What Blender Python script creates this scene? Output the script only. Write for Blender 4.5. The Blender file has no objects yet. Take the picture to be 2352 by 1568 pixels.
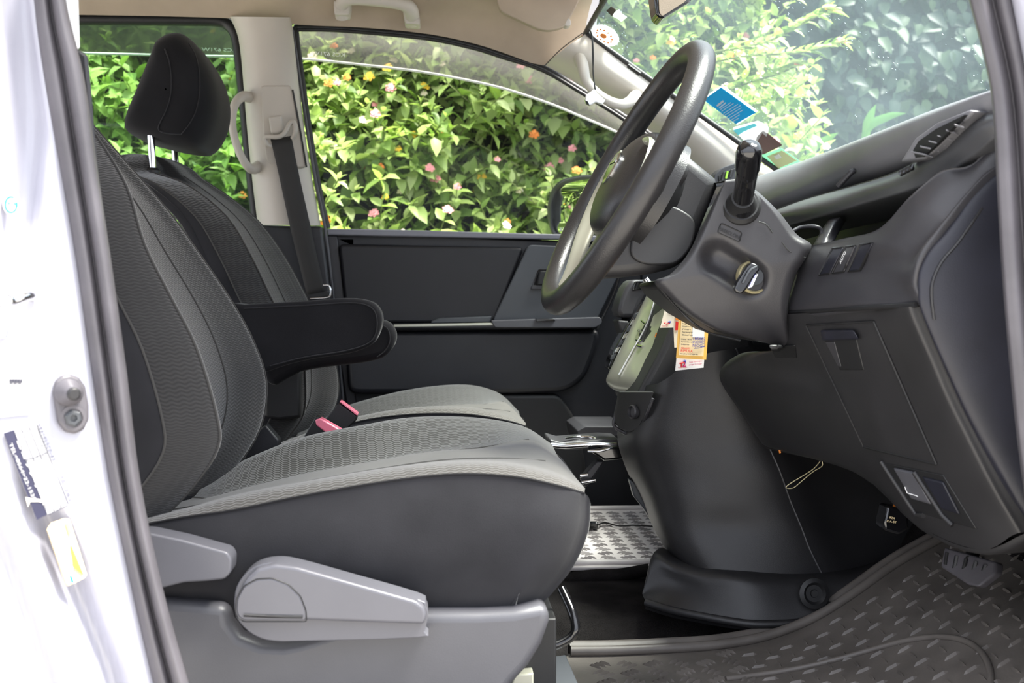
import bpy, bmesh, math, random
import numpy as np
from mathutils import Vector, Matrix, noise
C = bpy.context.scene.collection
sc = bpy.context.scene
R = math.radians
random.seed(7); rng = np.random.default_rng(7)
# ------------------------------------------------------------------ camera, sky, sun, exposure
CZ = 0.95                      # camera height over the ground
FPX, CU, CV, VU, VV = 2750.0, 1176.0, 784.0, 1000.0, 680.0
yaw = math.atan((CU-VU)/FPX); pit = math.atan((CV-VV)/FPX)
fwd = Vector((math.sin(yaw)*math.cos(pit), math.cos(yaw)*math.cos(pit), -math.sin(pit)))
rgt = fwd.cross(Vector((0, 0, 1))).normalized(); upv = rgt.cross(fwd).normalized()
cam = bpy.data.cameras.new('camera'); co = bpy.data.objects.new('camera', cam); C.objects.link(co)
m = Matrix((rgt, upv, -fwd)).transposed().to_4x4(); m.translation = (0, 0, CZ); co.matrix_world = m
cam.sensor_width = 36; cam.lens = FPX/2352*36; cam.clip_start = 0.05
cam.dof.use_dof = True; cam.dof.focus_distance = 1.75; cam.dof.aperture_fstop = 9
sc.camera = co
w = bpy.data.worlds.new('world'); sc.world = w; w.use_nodes = True
nt = w.node_tree; bgn = nt.nodes['Background']
tc = nt.nodes.new('ShaderNodeTexCoord'); sx = nt.nodes.new('ShaderNodeSeparateXYZ')
cr_ = nt.nodes.new('ShaderNodeValToRGB'); nt.links.new(tc.outputs['Generated'], sx.inputs[0])
mr = nt.nodes.new('ShaderNodeMapRange'); mr.inputs[1].default_value = -1; mr.inputs[2].default_value = 1
nt.links.new(sx.outputs[2], mr.inputs[0]); nt.links.new(mr.outputs[0], cr_.inputs[0])
el = cr_.color_ramp.elements
el[0].position = 0.45; el[0].color = (.42, .44, .46, 1); el[1].position = 1; el[1].color = (.92, .96, 1.05, 1)
e2 = cr_.color_ramp.elements.new(0.56); e2.color = (.66, .70, .80, 1)
nt.links.new(cr_.outputs[0], bgn.inputs[0]); bgn.inputs[1].default_value = 1.35
sl = bpy.data.lights.new('sun', 'SUN'); sl.energy = 11; sl.angle = R(26); sl.color = (1, .96, .88)
so = bpy.data.objects.new('sun', sl); C.objects.link(so)
so.rotation_euler = Vector((.42, -.05, .90)).to_track_quat('Z', 'Y').to_euler()
sc.view_settings.view_transform = 'Standard'; sc.view_settings.look = 'None'
sc.view_settings.exposure = 1.15; sc.view_settings.gamma = 1; sc.view_settings.use_curve_mapping = False
sc.cycles.max_bounces = 10; sc.cycles.transparent_max_bounces = 24; sc.cycles.diffuse_bounces = 5

# ------------------------------------------------------------------ measuring helpers
def ray(u, v): return fwd*FPX + rgt*(u-CU) + upv*(CV-v)
def P(u, v, D):                    # point seen at (u,v) lying at depth y = D
    d = ray(u, v); d = d*(D/d.y); return Vector((d.x, d.y, d.z+CZ))
def PX(u, v, X):                   # same, on the plane x = X
    d = ray(u, v); d = d*(X/d.x); return Vector((d.x, d.y, d.z+CZ))
def PZ(u, v, Z):                   # same, on the level z = Z
    d = ray(u, v); d = d*((Z-CZ)/d.z); return Vector((d.x, d.y, d.z+CZ))
def PP(l): return [P(*t) for t in l]
def mir(p): return Vector((p.x, 3.80-p.y, p.z))      # to the other side of the car

def crs(pts, n, closed=False):     # Catmull-Rom through points
    A = np.array([tuple(p) for p in pts], float); N = len(A); out = []
    rngi = range(N if closed else N-1)
    for i in rngi:
        if closed: p0, p1, p2, p3 = A[(i-1) % N], A[i], A[(i+1) % N], A[(i+2) % N]
        else:
            p1, p2 = A[i], A[i+1]
            p0 = A[i-1] if i > 0 else 2*p1-p2
            p3 = A[i+2] if i+2 < N else 2*p2-p1
        for k in range(n):
            t = k/n
            out.append(.5*((2*p1)+(-p0+p2)*t+(2*p0-5*p1+4*p2-p3)*t*t+(-p0+3*p1-3*p2+p3)*t**3))
    if not closed: out.append(A[-1])
    return np.array(out)
def rnd(pts, r, n=4):              # round the corners of a polygon (2D or 3D tuples)
    out = []; N = len(pts)
    for i in range(N):
        a, b, c = [np.array(tuple(pts[j % N]), float) for j in (i-1, i, i+1)]
        la, lc = np.linalg.norm(a-b), np.linalg.norm(c-b)
        q = min(r, la*.48, lc*.48)
        p1 = b+(a-b)/la*q; p2 = b+(c-b)/lc*q
        for k in range(n+1):
            t = k/n; out.append(tuple((1-t)**2*p1+2*t*(1-t)*b+t*t*p2))
    return out
def lerpc(table, x):
    xs, ys = zip(*table); return float(np.interp(x, xs, ys))

# ------------------------------------------------------------------ object helpers
def link(name, me, mat=None, parent=None):
    o = bpy.data.objects.new(name, me); C.objects.link(o)
    if mat:
        for mm in (mat if isinstance(mat, (list, tuple)) else [mat]): me.materials.append(mm)
    if parent is not None:
        o.parent = parent
        if parent.type == 'EMPTY' or True: o.matrix_parent_inverse = parent.matrix_basis.inverted() if parent.parent is None else Matrix.Identity(4)
    return o
def tag(o, label=None, cat=None, group=None, kind=None):
    for k, v in (('label', label), ('category', cat), ('group', group), ('kind', kind)):
        if v: o[k] = v
    return o
def thing(name, label, cat, loc=(0, 0, 0), group=None, kind=None):
    o = bpy.data.objects.new(name, None); C.objects.link(o); o.empty_display_size = .02
    o.location = loc
    return tag(o, label, cat, group, kind)
def struct(name, label=None):
    o = bpy.data.objects.new(name, None); C.objects.link(o); return tag(o, label, None, None, 'structure')
def mk(verts, faces, smooth=True, angle=35):
    me = bpy.data.meshes.new('m'); me.from_pydata([tuple(v) for v in verts], [], faces); me.validate()
    bm = bmesh.new(); bm.from_mesh(me); bmesh.ops.recalc_face_normals(bm, faces=bm.faces); bm.to_mesh(me); bm.free()
    if smooth:
        me.polygons.foreach_set('use_smooth', [True]*len(me.polygons))
        if angle: me.set_sharp_from_angle(angle=R(angle))
    return me
def bev(o, wdt, seg=3, ang=40):
    if wdt:
        b = o.modifiers.new('bevel', 'BEVEL'); b.width = wdt; b.segments = seg; b.limit_method = 'ANGLE'; b.angle_limit = R(ang)
    return o
def prism(name, pts, off, mat, parent=None, bevel=.003, seg=3):
    pts = [Vector(p) for p in pts]; off = Vector(off); n = len(pts)
    V = pts+[p+off for p in pts]
    F = [list(range(n)), list(range(2*n-1, n-1, -1))]+[[i, (i+1) % n, n+(i+1) % n, n+i] for i in range(n)]
    return bev(link(name, mk(V, F), mat, parent), bevel, seg)
def slab(name, px, D, th, mat, parent=None, bevel=.003, r=0, sm=0, seg=3):
    if r: px = rnd(px, r)
    if sm: px = [tuple(p) for p in crs(px, sm, True)]
    f = D if callable(D) else (lambda u, v: D)
    return prism(name, [P(u, v, f(u, v)) for u, v in px], (0, th, 0), mat, parent, bevel, seg)
def grid(name, rows, mat, parent=None, nu=5, nv=5, closed=False, thick=0, mid=None, cap=False, angle=None):
    rows = [crs(r, nu, closed) for r in rows]; M = len(rows[0])
    cols = [crs([r[j] for r in rows], nv) for j in range(M)]; N = len(cols[0])
    V = [cols[j][i] for i in range(N) for j in range(M)]
    F = []; mi = []; uvs = []
    G = np.array(V).reshape(N, M, 3)
    du = np.concatenate([[0], np.cumsum(np.linalg.norm(np.diff(G[N//2], axis=0), axis=1))]) if M > 1 else [0]
    dv = np.concatenate([[0], np.cumsum(np.linalg.norm(np.diff(G[:, M//2], axis=0), axis=1))])
    for i in range(N-1):
        for j in range(M if closed else M-1):
            k = (j+1) % M
            F.append([i*M+j, i*M+k, (i+1)*M+k, (i+1)*M+j]); mi.append(mid(j/nu, i/nv) if mid else 0)
            uj = du[k] if k else du[-1]+.02
            uvs += [(du[j], dv[i]), (uj, dv[i]), (uj, dv[i+1]), (du[j], dv[i+1])]
    nq = len(F)
    if cap:
        for b in (0, (N-1)*M): F.append([b+j for j in range(M)]); mi.append(mi[-1] if mi else 0); uvs += [(0, 0)]*M
    me = bpy.data.meshes.new('m'); me.from_pydata([tuple(v) for v in V], [], F)
    uvl = me.uv_layers.new(name='uv'); uvl.data.foreach_set('uv', np.array(uvs).ravel())
    me.polygons.foreach_set('material_index', mi)
    me.polygons.foreach_set('use_smooth', [True]*len(F))
    if angle: me.set_sharp_from_angle(angle=R(angle))
    me.update()
    o = link(name, me, mat, parent)
    if thick:
        s = o.modifiers.new('solid', 'SOLIDIFY'); s.thickness = abs(thick); s.offset = 1 if thick > 0 else -1
    return o
def tube(name, pts, rad, mat, parent=None, seg=10, n=6, closed=False, flat=1.0, nrm=None, cap=True):
    pts = [Vector(p) for p in pts]
    if n > 1:
        if not isinstance(rad, (int, float)):
            rr = crs([(r, 0) for r in rad], n, closed)[:, 0]
        pts = [Vector(p) for p in crs(pts, n, closed)]
        rad = rad if isinstance(rad, (int, float)) else list(rr)
    N = len(pts); V = []; F = []
    prev = Vector(nrm) if nrm else None
    for i, p in enumerate(pts):
        if closed: t = pts[(i+1) % N]-pts[i-1]
        else: t = pts[min(i+1, N-1)]-pts[max(i-1, 0)]
        t.normalize()
        if prev is None: prev = t.orthogonal()
        a = (prev-t*prev.dot(t)).normalized(); prev = a; b = t.cross(a)
        r = rad if isinstance(rad, (int, float)) else rad[i]
        for k in range(seg):
            q = 2*math.pi*k/seg; V.append(p+a*math.cos(q)*r+b*math.sin(q)*r*flat)
    for i in range(N if closed else N-1):
        for k in range(seg):
            j = (i+1) % N; F.append([i*seg+k, i*seg+(k+1) % seg, j*seg+(k+1) % seg, j*seg+k])
    if not closed and cap: F += [list(range(seg)), list(range((N-1)*seg, N*seg))]
    return link(name, mk(V, F, True, 60), mat, parent)
def lathe(name, o, axis, prof, mat, parent=None, seg=32, angle=35):
    o = Vector(o); ax = Vector(axis).normalized(); a = ax.orthogonal().normalized(); b = ax.cross(a); V = []; F = []
    for r, h in prof:
        for k in range(seg):
            q = 2*math.pi*k/seg; V.append(o+ax*h+(a*math.cos(q)+b*math.sin(q))*max(r, 1e-5))
    n = len(prof)
    for i in range(n-1):
        for k in range(seg): F.append([i*seg+k, i*seg+(k+1) % seg, (i+1)*seg+(k+1) % seg, (i+1)*seg+k])
    F += [list(range(seg)), list(range((n-1)*seg, n*seg))]
    return link(name, mk(V, F, True, angle), mat, parent)
def boxo(name, c, sz, mat, parent=None, ax=None, bevel=.002):
    c = Vector(c); A = [Vector(a) for a in (ax or ((1, 0, 0), (0, 1, 0), (0, 0, 1)))]
    V = [c+A[0]*sz[0]/2*i+A[1]*sz[1]/2*j+A[2]*sz[2]/2*k for i in (-1, 1) for j in (-1, 1) for k in (-1, 1)]
    F = [[0, 1, 3, 2], [4, 6, 7, 5], [0, 4, 5, 1], [2, 3, 7, 6], [0, 2, 6, 4], [1, 5, 7, 3]]
    return bev(link(name, mk(V, F), mat, parent), bevel)
def text(name, s, o, xd, yd, size, mat, parent=None, ext=.00015, sxx=1.0, fit=0):
    cu = bpy.data.curves.new('t', 'FONT'); cu.body = s; cu.size = size; cu.extrude = ext; cu.resolution_u = 3
    t = bpy.data.objects.new('t', cu); C.objects.link(t)
    me = bpy.data.meshes.new_from_object(t.evaluated_get(bpy.context.evaluated_depsgraph_get()))
    bpy.data.objects.remove(t)
    if fit:
        wx = max(v.co.x for v in me.vertices)-min(v.co.x for v in me.vertices); sxx = max(.35, min(1.7, fit/max(wx, 1e-6)))
    xd = Vector(xd).normalized(); yd = Vector(yd); yd = (yd-xd*yd.dot(xd)).normalized(); zd = xd.cross(yd)
    M = Matrix((xd*sxx, yd, zd)).transposed().to_4x4(); M.translation = Vector(o)
    me.transform(M); me.materials.clear()
    return link(name, me, mat, parent)
def text_px(name, s, a, b, h, F, mat, parent=None, lift=(0, -.0008, 0), flip=1, **k):
    """text whose baseline runs from pixel a towards b; F maps (u,v) to a point on the surface"""
    A, B = F(*a), F(*b); d = Vector((b[0]-a[0], b[1]-a[1])).normalized()
    U = F(a[0]+d.y*h*flip, a[1]-d.x*h*flip)
    L = Vector(lift)
    return text(name, s, A+L, B-A, U-A, (U-A).length*1.35, mat, parent, fit=(B-A).length, **k)

# ------------------------------------------------------------------ materials
def base(name):
    mt = bpy.data.materials.new(name); mt.use_nodes = True
    n = mt.node_tree; return mt, n, n.nodes['Principled BSDF']
def bump(n, b, src, st, dist):
    bp = n.nodes.new('ShaderNodeBump'); bp.inputs['Strength'].default_value = st; bp.inputs['Distance'].default_value = dist
    n.links.new(src, bp.inputs['Height']); n.links.new(bp.outputs[0], b.inputs['Normal']); return bp
def plastic(name, col, rough=.5, grain=900, gs=.25, gd=.0006, var=.12, spec=.5, metal=0, coat=0, sheen=0):
    mt, n, b = base(name)
    b.inputs['Roughness'].default_value = rough; b.inputs['Metallic'].default_value = metal
    b.inputs['Specular IOR Level'].default_value = spec; b.inputs['Coat Weight'].default_value = coat
    b.inputs['Sheen Weight'].default_value = sheen; b.inputs['Sheen Roughness'].default_value = .4
    tx = n.nodes.new('ShaderNodeTexCoord'); nz = n.nodes.new('ShaderNodeTexNoise'); nz.inputs['Scale'].default_value = 14; nz.inputs['Detail'].default_value = 5
    n.links.new(tx.outputs['Object'], nz.inputs[0])
    rp = n.nodes.new('ShaderNodeValToRGB'); e = rp.color_ramp.elements
    e[0].position = .3; e[1].position = .7
    e[0].color = (*[c*(1-var) for c in col], 1); e[1].color = (*[c*(1+var) for c in col], 1)
    n.links.new(nz.outputs[0], rp.inputs[0]); n.links.new(rp.outputs[0], b.inputs['Base Color'])
    if grain:
        g = n.nodes.new('ShaderNodeTexNoise'); g.inputs['Scale'].default_value = grain; g.inputs['Detail'].default_value = 2
        n.links.new(tx.outputs['Object'], g.inputs[0]); bump(n, b, g.outputs[0], gs, gd)
    return mt
def ribbed(name, c1, c2, pitch=.0052, wl=.017, amp=.28, swap=False):
    """velour with fine wavy ribs, drawn in the surface's own metric uv"""
    mt, n, b = base(name); b.inputs['Roughness'].default_value = .95; b.inputs['Sheen Weight'].default_value = .45
    b.inputs['Sheen Roughness'].default_value = .5; b.inputs['Specular IOR Level'].default_value = .15
    uv = n.nodes.new('ShaderNodeUVMap'); s = n.nodes.new('ShaderNodeSeparateXYZ'); n.links.new(uv.outputs[0], s.inputs[0])
    def M(op, a, bb=None):
        q = n.nodes.new('ShaderNodeMath'); q.operation = op
        for i, x in enumerate((a, bb)):
            if x is None: continue
            if isinstance(x, (int, float)): q.inputs[i].default_value = x
            else: n.links.new(x, q.inputs[i])
        return q.outputs[0]
    x, y = (s.outputs[1], s.outputs[0]) if swap else (s.outputs[0], s.outputs[1])
    wv = M('MULTIPLY', M('SINE', M('MULTIPLY', x, 2*math.pi/wl)), amp)
    sn = M('SINE', M('MULTIPLY', M('ADD', M('DIVIDE', y, pitch), wv), 2*math.pi))
    fac = M('MULTIPLY_ADD', sn, .5); fac.node.inputs[2].default_value = .5
    tx = n.nodes.new('ShaderNodeTexCoord'); nz = n.nodes.new('ShaderNodeTexNoise'); nz.inputs['Scale'].default_value = 9; nz.inputs['Detail'].default_value = 6
    n.links.new(tx.outputs['Object'], nz.inputs[0])
    mx = n.nodes.new('ShaderNodeMix'); mx.data_type = 'RGBA'; mx.inputs[6].default_value = (*c1, 1); mx.inputs[7].default_value = (*c2, 1)
    f2 = M('MULTIPLY', fac, .75); f3 = M('ADD', f2, M('MULTIPLY', M('SUBTRACT', nz.outputs[0], .5), .9))
    n.links.new(f3, mx.inputs[0]); n.links.new(mx.outputs[2], b.inputs['Base Color'])
    bump(n, b, fac, .45, .0012)
    return mt
def thin_glass(name, tint, haze=0.0, hcol=(.8, .85, .9), refl=1.0, rain=False):
    mt, n, b = base(name); n.nodes.remove(b); out = n.nodes['Material Output']
    tr = n.nodes.new('ShaderNodeBsdfTransparent'); tr.inputs[0].default_value = (*tint, 1)
    gl = n.nodes.new('ShaderNodeBsdfGlossy'); gl.inputs['Roughness'].default_value = .02
    df = n.nodes.new('ShaderNodeBsdfDiffuse'); df.inputs[0].default_value = (*hcol, 1)
    tl = n.nodes.new('ShaderNodeBsdfTranslucent'); tl.inputs[0].default_value = (*hcol, 1)
    fr = n.nodes.new('ShaderNodeLayerWeight'); fr.inputs[0].default_value = .5      # same on both sides of the pane
    pw = n.nodes.new('ShaderNodeMath'); pw.operation = 'POWER'; pw.inputs[1].default_value = 5; n.links.new(fr.outputs['Facing'], pw.inputs[0])
    ml = n.nodes.new('ShaderNodeMath'); ml.operation = 'MULTIPLY_ADD'; ml.inputs[1].default_value = .9*refl; ml.inputs[2].default_value = .035*refl; n.links.new(pw.outputs[0], ml.inputs[0])
    m1 = n.nodes.new('ShaderNodeMixShader'); m0 = n.nodes.new('ShaderNodeMixShader'); m2 = n.nodes.new('ShaderNodeMixShader'); m2.inputs[0].default_value = .5
    n.links.new(df.outputs[0], m2.inputs[1]); n.links.new(tl.outputs[0], m2.inputs[2])
    m0.inputs[0].default_value = haze
    if haze:
        tx = n.nodes.new('ShaderNodeTexCoord'); nz = n.nodes.new('ShaderNodeTexNoise'); nz.inputs['Scale'].default_value = 3; nz.inputs['Detail'].default_value = 8
        n.links.new(tx.outputs['Object'], nz.inputs[0]); mr = n.nodes.new('ShaderNodeMapRange')
        mr.inputs[1].default_value = .3; mr.inputs[2].default_value = .7; mr.inputs[3].default_value = haze*.6; mr.inputs[4].default_value = haze*1.4
        n.links.new(nz.outputs[0], mr.inputs[0]); src = mr.outputs[0]
        if rain:
            vo = n.nodes.new('ShaderNodeTexVoronoi'); vo.inputs['Scale'].default_value = 90; n.links.new(tx.outputs['Object'], vo.inputs[0])
            lt = n.nodes.new('ShaderNodeMath'); lt.operation = 'LESS_THAN'; lt.inputs[1].default_value = .13; n.links.new(vo.outputs[0], lt.inputs[0])
            nb = n.nodes.new('ShaderNodeTexNoise'); nb.inputs['Scale'].default_value = 7; n.links.new(tx.outputs['Object'], nb.inputs[0])
            g2 = n.nodes.new('ShaderNodeMath'); g2.operation = 'GREATER_THAN'; g2.inputs[1].default_value = .56; n.links.new(nb.outputs[0], g2.inputs[0])
            mm = n.nodes.new('ShaderNodeMath'); mm.operation = 'MULTIPLY'; n.links.new(lt.outputs[0], mm.inputs[0]); n.links.new(g2.outputs[0], mm.inputs[1])
            m3 = n.nodes.new('ShaderNodeMath'); m3.operation = 'MULTIPLY_ADD'; m3.inputs[1].default_value = .35; n.links.new(mm.outputs[0], m3.inputs[0]); n.links.new(src, m3.inputs[2]); src = m3.outputs[0]
        n.links.new(src, m0.inputs[0])
    n.links.new(tr.outputs[0], m0.inputs[1]); n.links.new(m2.outputs[0], m0.inputs[2])
    n.links.new(ml.outputs[0], m1.inputs[0]); n.links.new(m0.outputs[0], m1.inputs[1]); n.links.new(gl.outputs[0], m1.inputs[2])
    n.links.new(m1.outputs[0], out.inputs[0]); return mt
def leafmat(name, cols, rough=.45, trans=.35):
    mt, n, b = base(name); b.inputs['Roughness'].default_value = rough; b.inputs['Specular IOR Level'].default_value = .35
    ge = n.nodes.new('ShaderNodeNewGeometry'); rp = n.nodes.new('ShaderNodeValToRGB'); e = rp.color_ramp.elements
    e[0].color = (*cols[0], 1); e[1].color = (*cols[-1], 1)
    for i, c in enumerate(cols[1:-1]): q = rp.color_ramp.elements.new((i+1)/(len(cols)-1)); q.color = (*c, 1)
    oi = n.nodes.new('ShaderNodeObjectInfo'); ad = n.nodes.new('ShaderNodeMath'); ad.operation = 'ADD'; fr = n.nodes.new('ShaderNodeMath'); fr.operation = 'FRACT'
    n.links.new(ge.outputs['Random Per Island'], ad.inputs[0]); n.links.new(oi.outputs['Random'], ad.inputs[1]); n.links.new(ad.outputs[0], fr.inputs[0])
    n.links.new(fr.outputs[0], rp.inputs[0]); n.links.new(rp.outputs[0], b.inputs['Base Color'])
    tl = n.nodes.new('ShaderNodeBsdfTranslucent'); hs = n.nodes.new('ShaderNodeHueSaturation'); hs.inputs['Value'].default_value = 1.3; hs.inputs['Saturation'].default_value = 1.15
    n.links.new(rp.outputs[0], hs.inputs['Color']); n.links.new(hs.outputs[0], tl.inputs[0])
    mx = n.nodes.new('ShaderNodeMixShader'); mx.inputs[0].default_value = trans
    n.links.new(b.outputs[0], mx.inputs[1]); n.links.new(tl.outputs[0], mx.inputs[2]); n.links.new(mx.outputs[0], n.nodes['Material Output'].inputs[0])
    return mt
M = {}
M['fab'] = ribbed('velour_insert', (.024, .0235, .024), (.044, .043, .043), .0042, .012, .22)
M['fabc'] = ribbed('velour_cushion', (.046, .043, .039), (.070, .065, .059), .0046, .012, .22, swap=True)
M['fabs'] = plastic('fabric_side', (.024, .024, .027), .95, 1500, .4, .0005, .18, .1, sheen=.35)
M['fabd'] = plastic('fabric_dark', (.012, .012, .014), .9, 1500, .4, .0005, .2, .15, sheen=.12)
M['pipe'] = plastic('seam_thread', (.052, .050, .048), .9, 0, var=.1)
M['grey'] = plastic('grey_plastic', (.072, .072, .082), .42, 1100, .25, .0005, .08)
M['lever'] = plastic('lever_plastic', (.10, .10, .115), .36, 1100, .15, .0004, .06)
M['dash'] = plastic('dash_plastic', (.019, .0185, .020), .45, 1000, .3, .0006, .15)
M['dashl'] = plastic('dash_plastic_satin', (.034, .033, .037), .40, 1000, .3, .0006, .12)
M['dashb'] = plastic('dash_end_plastic', (.010, .0105, .018), .48, 900, .25, .0005, .3)
M['black'] = plastic('black_plastic', (.010, .010, .011), .5, 900, .2, .0004, .15)
M['gloss'] = plastic('gloss_black', (.006, .006, .007), .12, 0, coat=.6)
M['door'] = plastic('door_plastic', (.012, .0125, .016), .42, 900, .3, .0005, .15)
M['doorv'] = plastic('door_vinyl', (.009, .009, .012), .5, 700, .3, .0005, .15)
M['doorg'] = plastic('door_grey_plastic', (.055, .060, .068), .38, 0, var=.05)
M['beige'] = plastic('headliner_cloth', (.40, .33, .26), .95, 1200, .4, .0008, .06, .1)
M['trim'] = plastic('pale_trim', (.50, .465, .42), .5, 800, .15, .0004, .03)
M['trim2'] = plastic('light_grey_trim', (.20, .20, .23), .35, 0, var=.03)
M['paint'] = plastic('white_paint', (.40, .40, .46), .22, 0, var=.02, coat=.6)
M['rub'] = plastic('rubber', (.085, .08, .09), .45, 500, .15, .0006, .25)
M['rubd'] = plastic('rubber_dark', (.012, .012, .013), .5, 500, .1, .0004, .1)
M['leath'] = plastic('leather', (.022, .021, .022), .33, 650, .35, .0008, .1)
M['chrome'] = plastic('chrome', (.75, .75, .76), .12, 0, metal=1, var=.02)
M['satin'] = plastic('satin_silver', (.46, .46, .38), .28, 0, metal=.35, coat=.4, var=.03)
M['mirror'] = plastic('mirror_glass', (.85, .88, .86), .01, 0, metal=1, var=0)
M['mat'] = plastic('floor_mat_rubber', (.135, .12, .108), .45, 300, .2, .0008, .25)
M['mat2'] = plastic('pale_mat_rubber', (.60, .56, .55), .42, 300, .2, .0006, .12)
M['tread'] = plastic('shaded_tread_rubber', (.26, .24, .24), .5, 0, var=.1)  # darker than the mat: shade on the bars' sides put into colour
M['dasht'] = plastic('dash_top_lit', (.17, .17, .185), .38, 1000, .25, .0005, .08)  # lighter than the other dash plastic: top and vent highlight put into colour
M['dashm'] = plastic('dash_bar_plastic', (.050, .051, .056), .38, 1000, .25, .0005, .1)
M['label'] = plastic('label_paper', (.60, .60, .60), .5, 0, var=.02)
M['edge'] = plastic('highlight_metal', (.78, .78, .76), .34, 0, metal=.8, var=.02)  # bright metal standing in for sky highlights on the selector panel
M['fabp'] = plastic('velour_centre', (.066, .062, .056), .95, 1300, .4, .0005, .14, .1, sheen=.4)
M['fabb'] = ribbed('velour_bolster_shade', (.020, .0195, .019), (.036, .035, .033), .0046, .012, .22, swap=True)  # darker copy of the cushion velour; shade put into the far bolster's colour
M['carp'] = plastic('carpet', (.022, .020, .020), 1, 700, 1.0, .004, .5, .05)
M['web'] = plastic('belt_webbing', (.028, .027, .027), .75, 1800, .5, .0006, .1)
M['conc'] = plastic('concrete', (.38, .36, .33), .9, 40, .3, .004, .1)
M['soil'] = plastic('soil', (.030, .026, .018), 1, 30, .6, .02, .4)
M['dkg'] = plastic('hedge_depth', (.010, .018, .006), 1, 20, .6, .02, .5)  # shade behind the leaves, put into the colour of the backing sheets
M['bark'] = plastic('twig', (.16, .19, .06), .7, 0, var=.2)
M['red'] = plastic('buckle_red', (.90, .22, .32), .25, 0, var=.05, coat=.5)
M['white'] = plastic('white_print', (.8, .8, .8), .5, 0, var=.02)
M['paper'] = plastic('paper', (.75, .70, .60), .6, 0, var=.03)
M['ypap'] = plastic('yellow_card', (.85, .50, .10), .5, 0, var=.04)
M['cream'] = plastic('cream_card', (.85, .68, .40), .5, 0, var=.03)
M['ink'] = plastic('dark_ink', (.02, .02, .05), .6, 0)
M['inkb'] = plastic('blue_ink', (.05, .06, .35), .6, 0)
M['inkr'] = plastic('red_ink', (.65, .02, .02), .5, 0)
M['mag'] = plastic('magenta_ink', (.55, .03, .15), .5, 0)
M['teal'] = plastic('teal_ink', (.0, .42, .40), .5, 0)
M['blue'] = plastic('blue_sticker', (.0, .26, .62), .45, 0, var=.03)
M['brown'] = plastic('brown_sticker', (.10, .05, .045), .6, 0)
M['green'] = plastic('green_print', (.30, .62, .05), .5, 0)
M['orange'] = plastic('orange_print', (.75, .22, .02), .5, 0)
M['brass'] = plastic('ignition_ring', (.48, .42, .24), .35, 0, metal=.3, var=.05)
M['stone'] = plastic('rock', (.10, .085, .07), .95, 30, .5, .01, .3)
def decal(name, col):
    mt, n, b = base(name); b.inputs['Base Color'].default_value = (*col, 1); b.inputs['Roughness'].default_value = .5
    tl = n.nodes.new('ShaderNodeBsdfTranslucent'); tl.inputs[0].default_value = (*col, 1); mx = n.nodes.new('ShaderNodeMixShader'); mx.inputs[0].default_value = .55
    n.links.new(b.outputs[0], mx.inputs[1]); n.links.new(tl.outputs[0], mx.inputs[2]); n.links.new(mx.outputs[0], n.nodes['Material Output'].inputs[0]); return mt
M['dblue'] = decal('blue_film', (.0, .40, .62)); M['dwhite'] = decal('white_film', (.85, .85, .85)); M['dteal'] = decal('pale_teal_film', (.25, .65, .70)); M['dgreen'] = decal('pale_green_film', (.35, .60, .45)); M['dcream'] = decal('cream_film', (.75, .66, .48))
M['glass'] = thin_glass('window_glass', (.96, .98, .97), .004, refl=.15)
M['glassr'] = thin_glass('tinted_glass', (.66, .80, .70), .03, (.5, .6, .5), refl=.4)
M['glassw'] = thin_glass('windscreen_glass', (.88, .95, .94), .085, (.55, .72, .80), refl=.2, rain=True)
M['visor'] = thin_glass('smoke_visor', (.52, .50, .47), .17, (.62, .58, .54), refl=.4)
M['leaf'] = leafmat('lantana_leaf', [(.12, .20, .05), (.26, .38, .09), (.42, .52, .18), (.32, .44, .12), (.55, .60, .30)])
M['vine'] = leafmat('vine_leaf', [(.012, .030, .018), (.03, .062, .034), (.08, .13, .05)])  # another plant's leaves, darkened further to paint the bank's shade into them
M['grass'] = leafmat('blade_leaf', [(.10, .26, .04), (.20, .40, .06)])
M['fpink'] = plastic('pink_petals', (.85, .34, .36), .6, 0, var=.15)
M['fyel'] = plastic('yellow_petals', (.95, .62, .06), .6, 0, var=.15)
M['fora'] = plastic('orange_petals', (.90, .28, .04), .6, 0, var=.15)
M['fwht'] = plastic('pale_petals', (.90, .78, .62), .6, 0, var=.1)
ZF = CZ-.47                    # car floor level
# ------------------------------------------------------------------ ground and car shell (the setting)
g = grid('ground', [[Vector((x, y, -.02+.012*math.sin(x*2+y))) for x in np.linspace(-7, 8, 6)] for y in np.linspace(-7, 9, 6)], M['conc'], None, 3, 3)
tag(g, 'pale concrete yard under the van', kind='structure')
fl = struct('floor', 'black carpeted floor of the van')
def floor_z(x): return ZF+max(0, x-.62)*1.15
grid('carpet', [[Vector((x, y, floor_z(x)-(.045 if y < 1.75 else .012))) for x in (-1.3, -.6, -.1, .3, .58, .66, .75, .95)] for y in (1.16, 1.6, 1.74, 1.84, 2.3, 2.78)], M['carp'], fl, 3, 3, thick=-.02)
# folded carpet bead beside the passenger mat, and sill plate at the driver's side
tube('carpet_fold', PP([(1300, 1330, 2.0), (1360, 1322, 2.0), (1420, 1320, 2.0), (1490, 1308, 2.0)]), .011, M['carp'], fl, 8)
prism('sill_plate', [(-.9, 1.06, ZF-.01), (.9, 1.06, ZF-.01), (.9, 1.19, ZF-.01), (-.9, 1.19, ZF-.01)], (0, 0, -.10), M['grey'], fl, .008)

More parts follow.
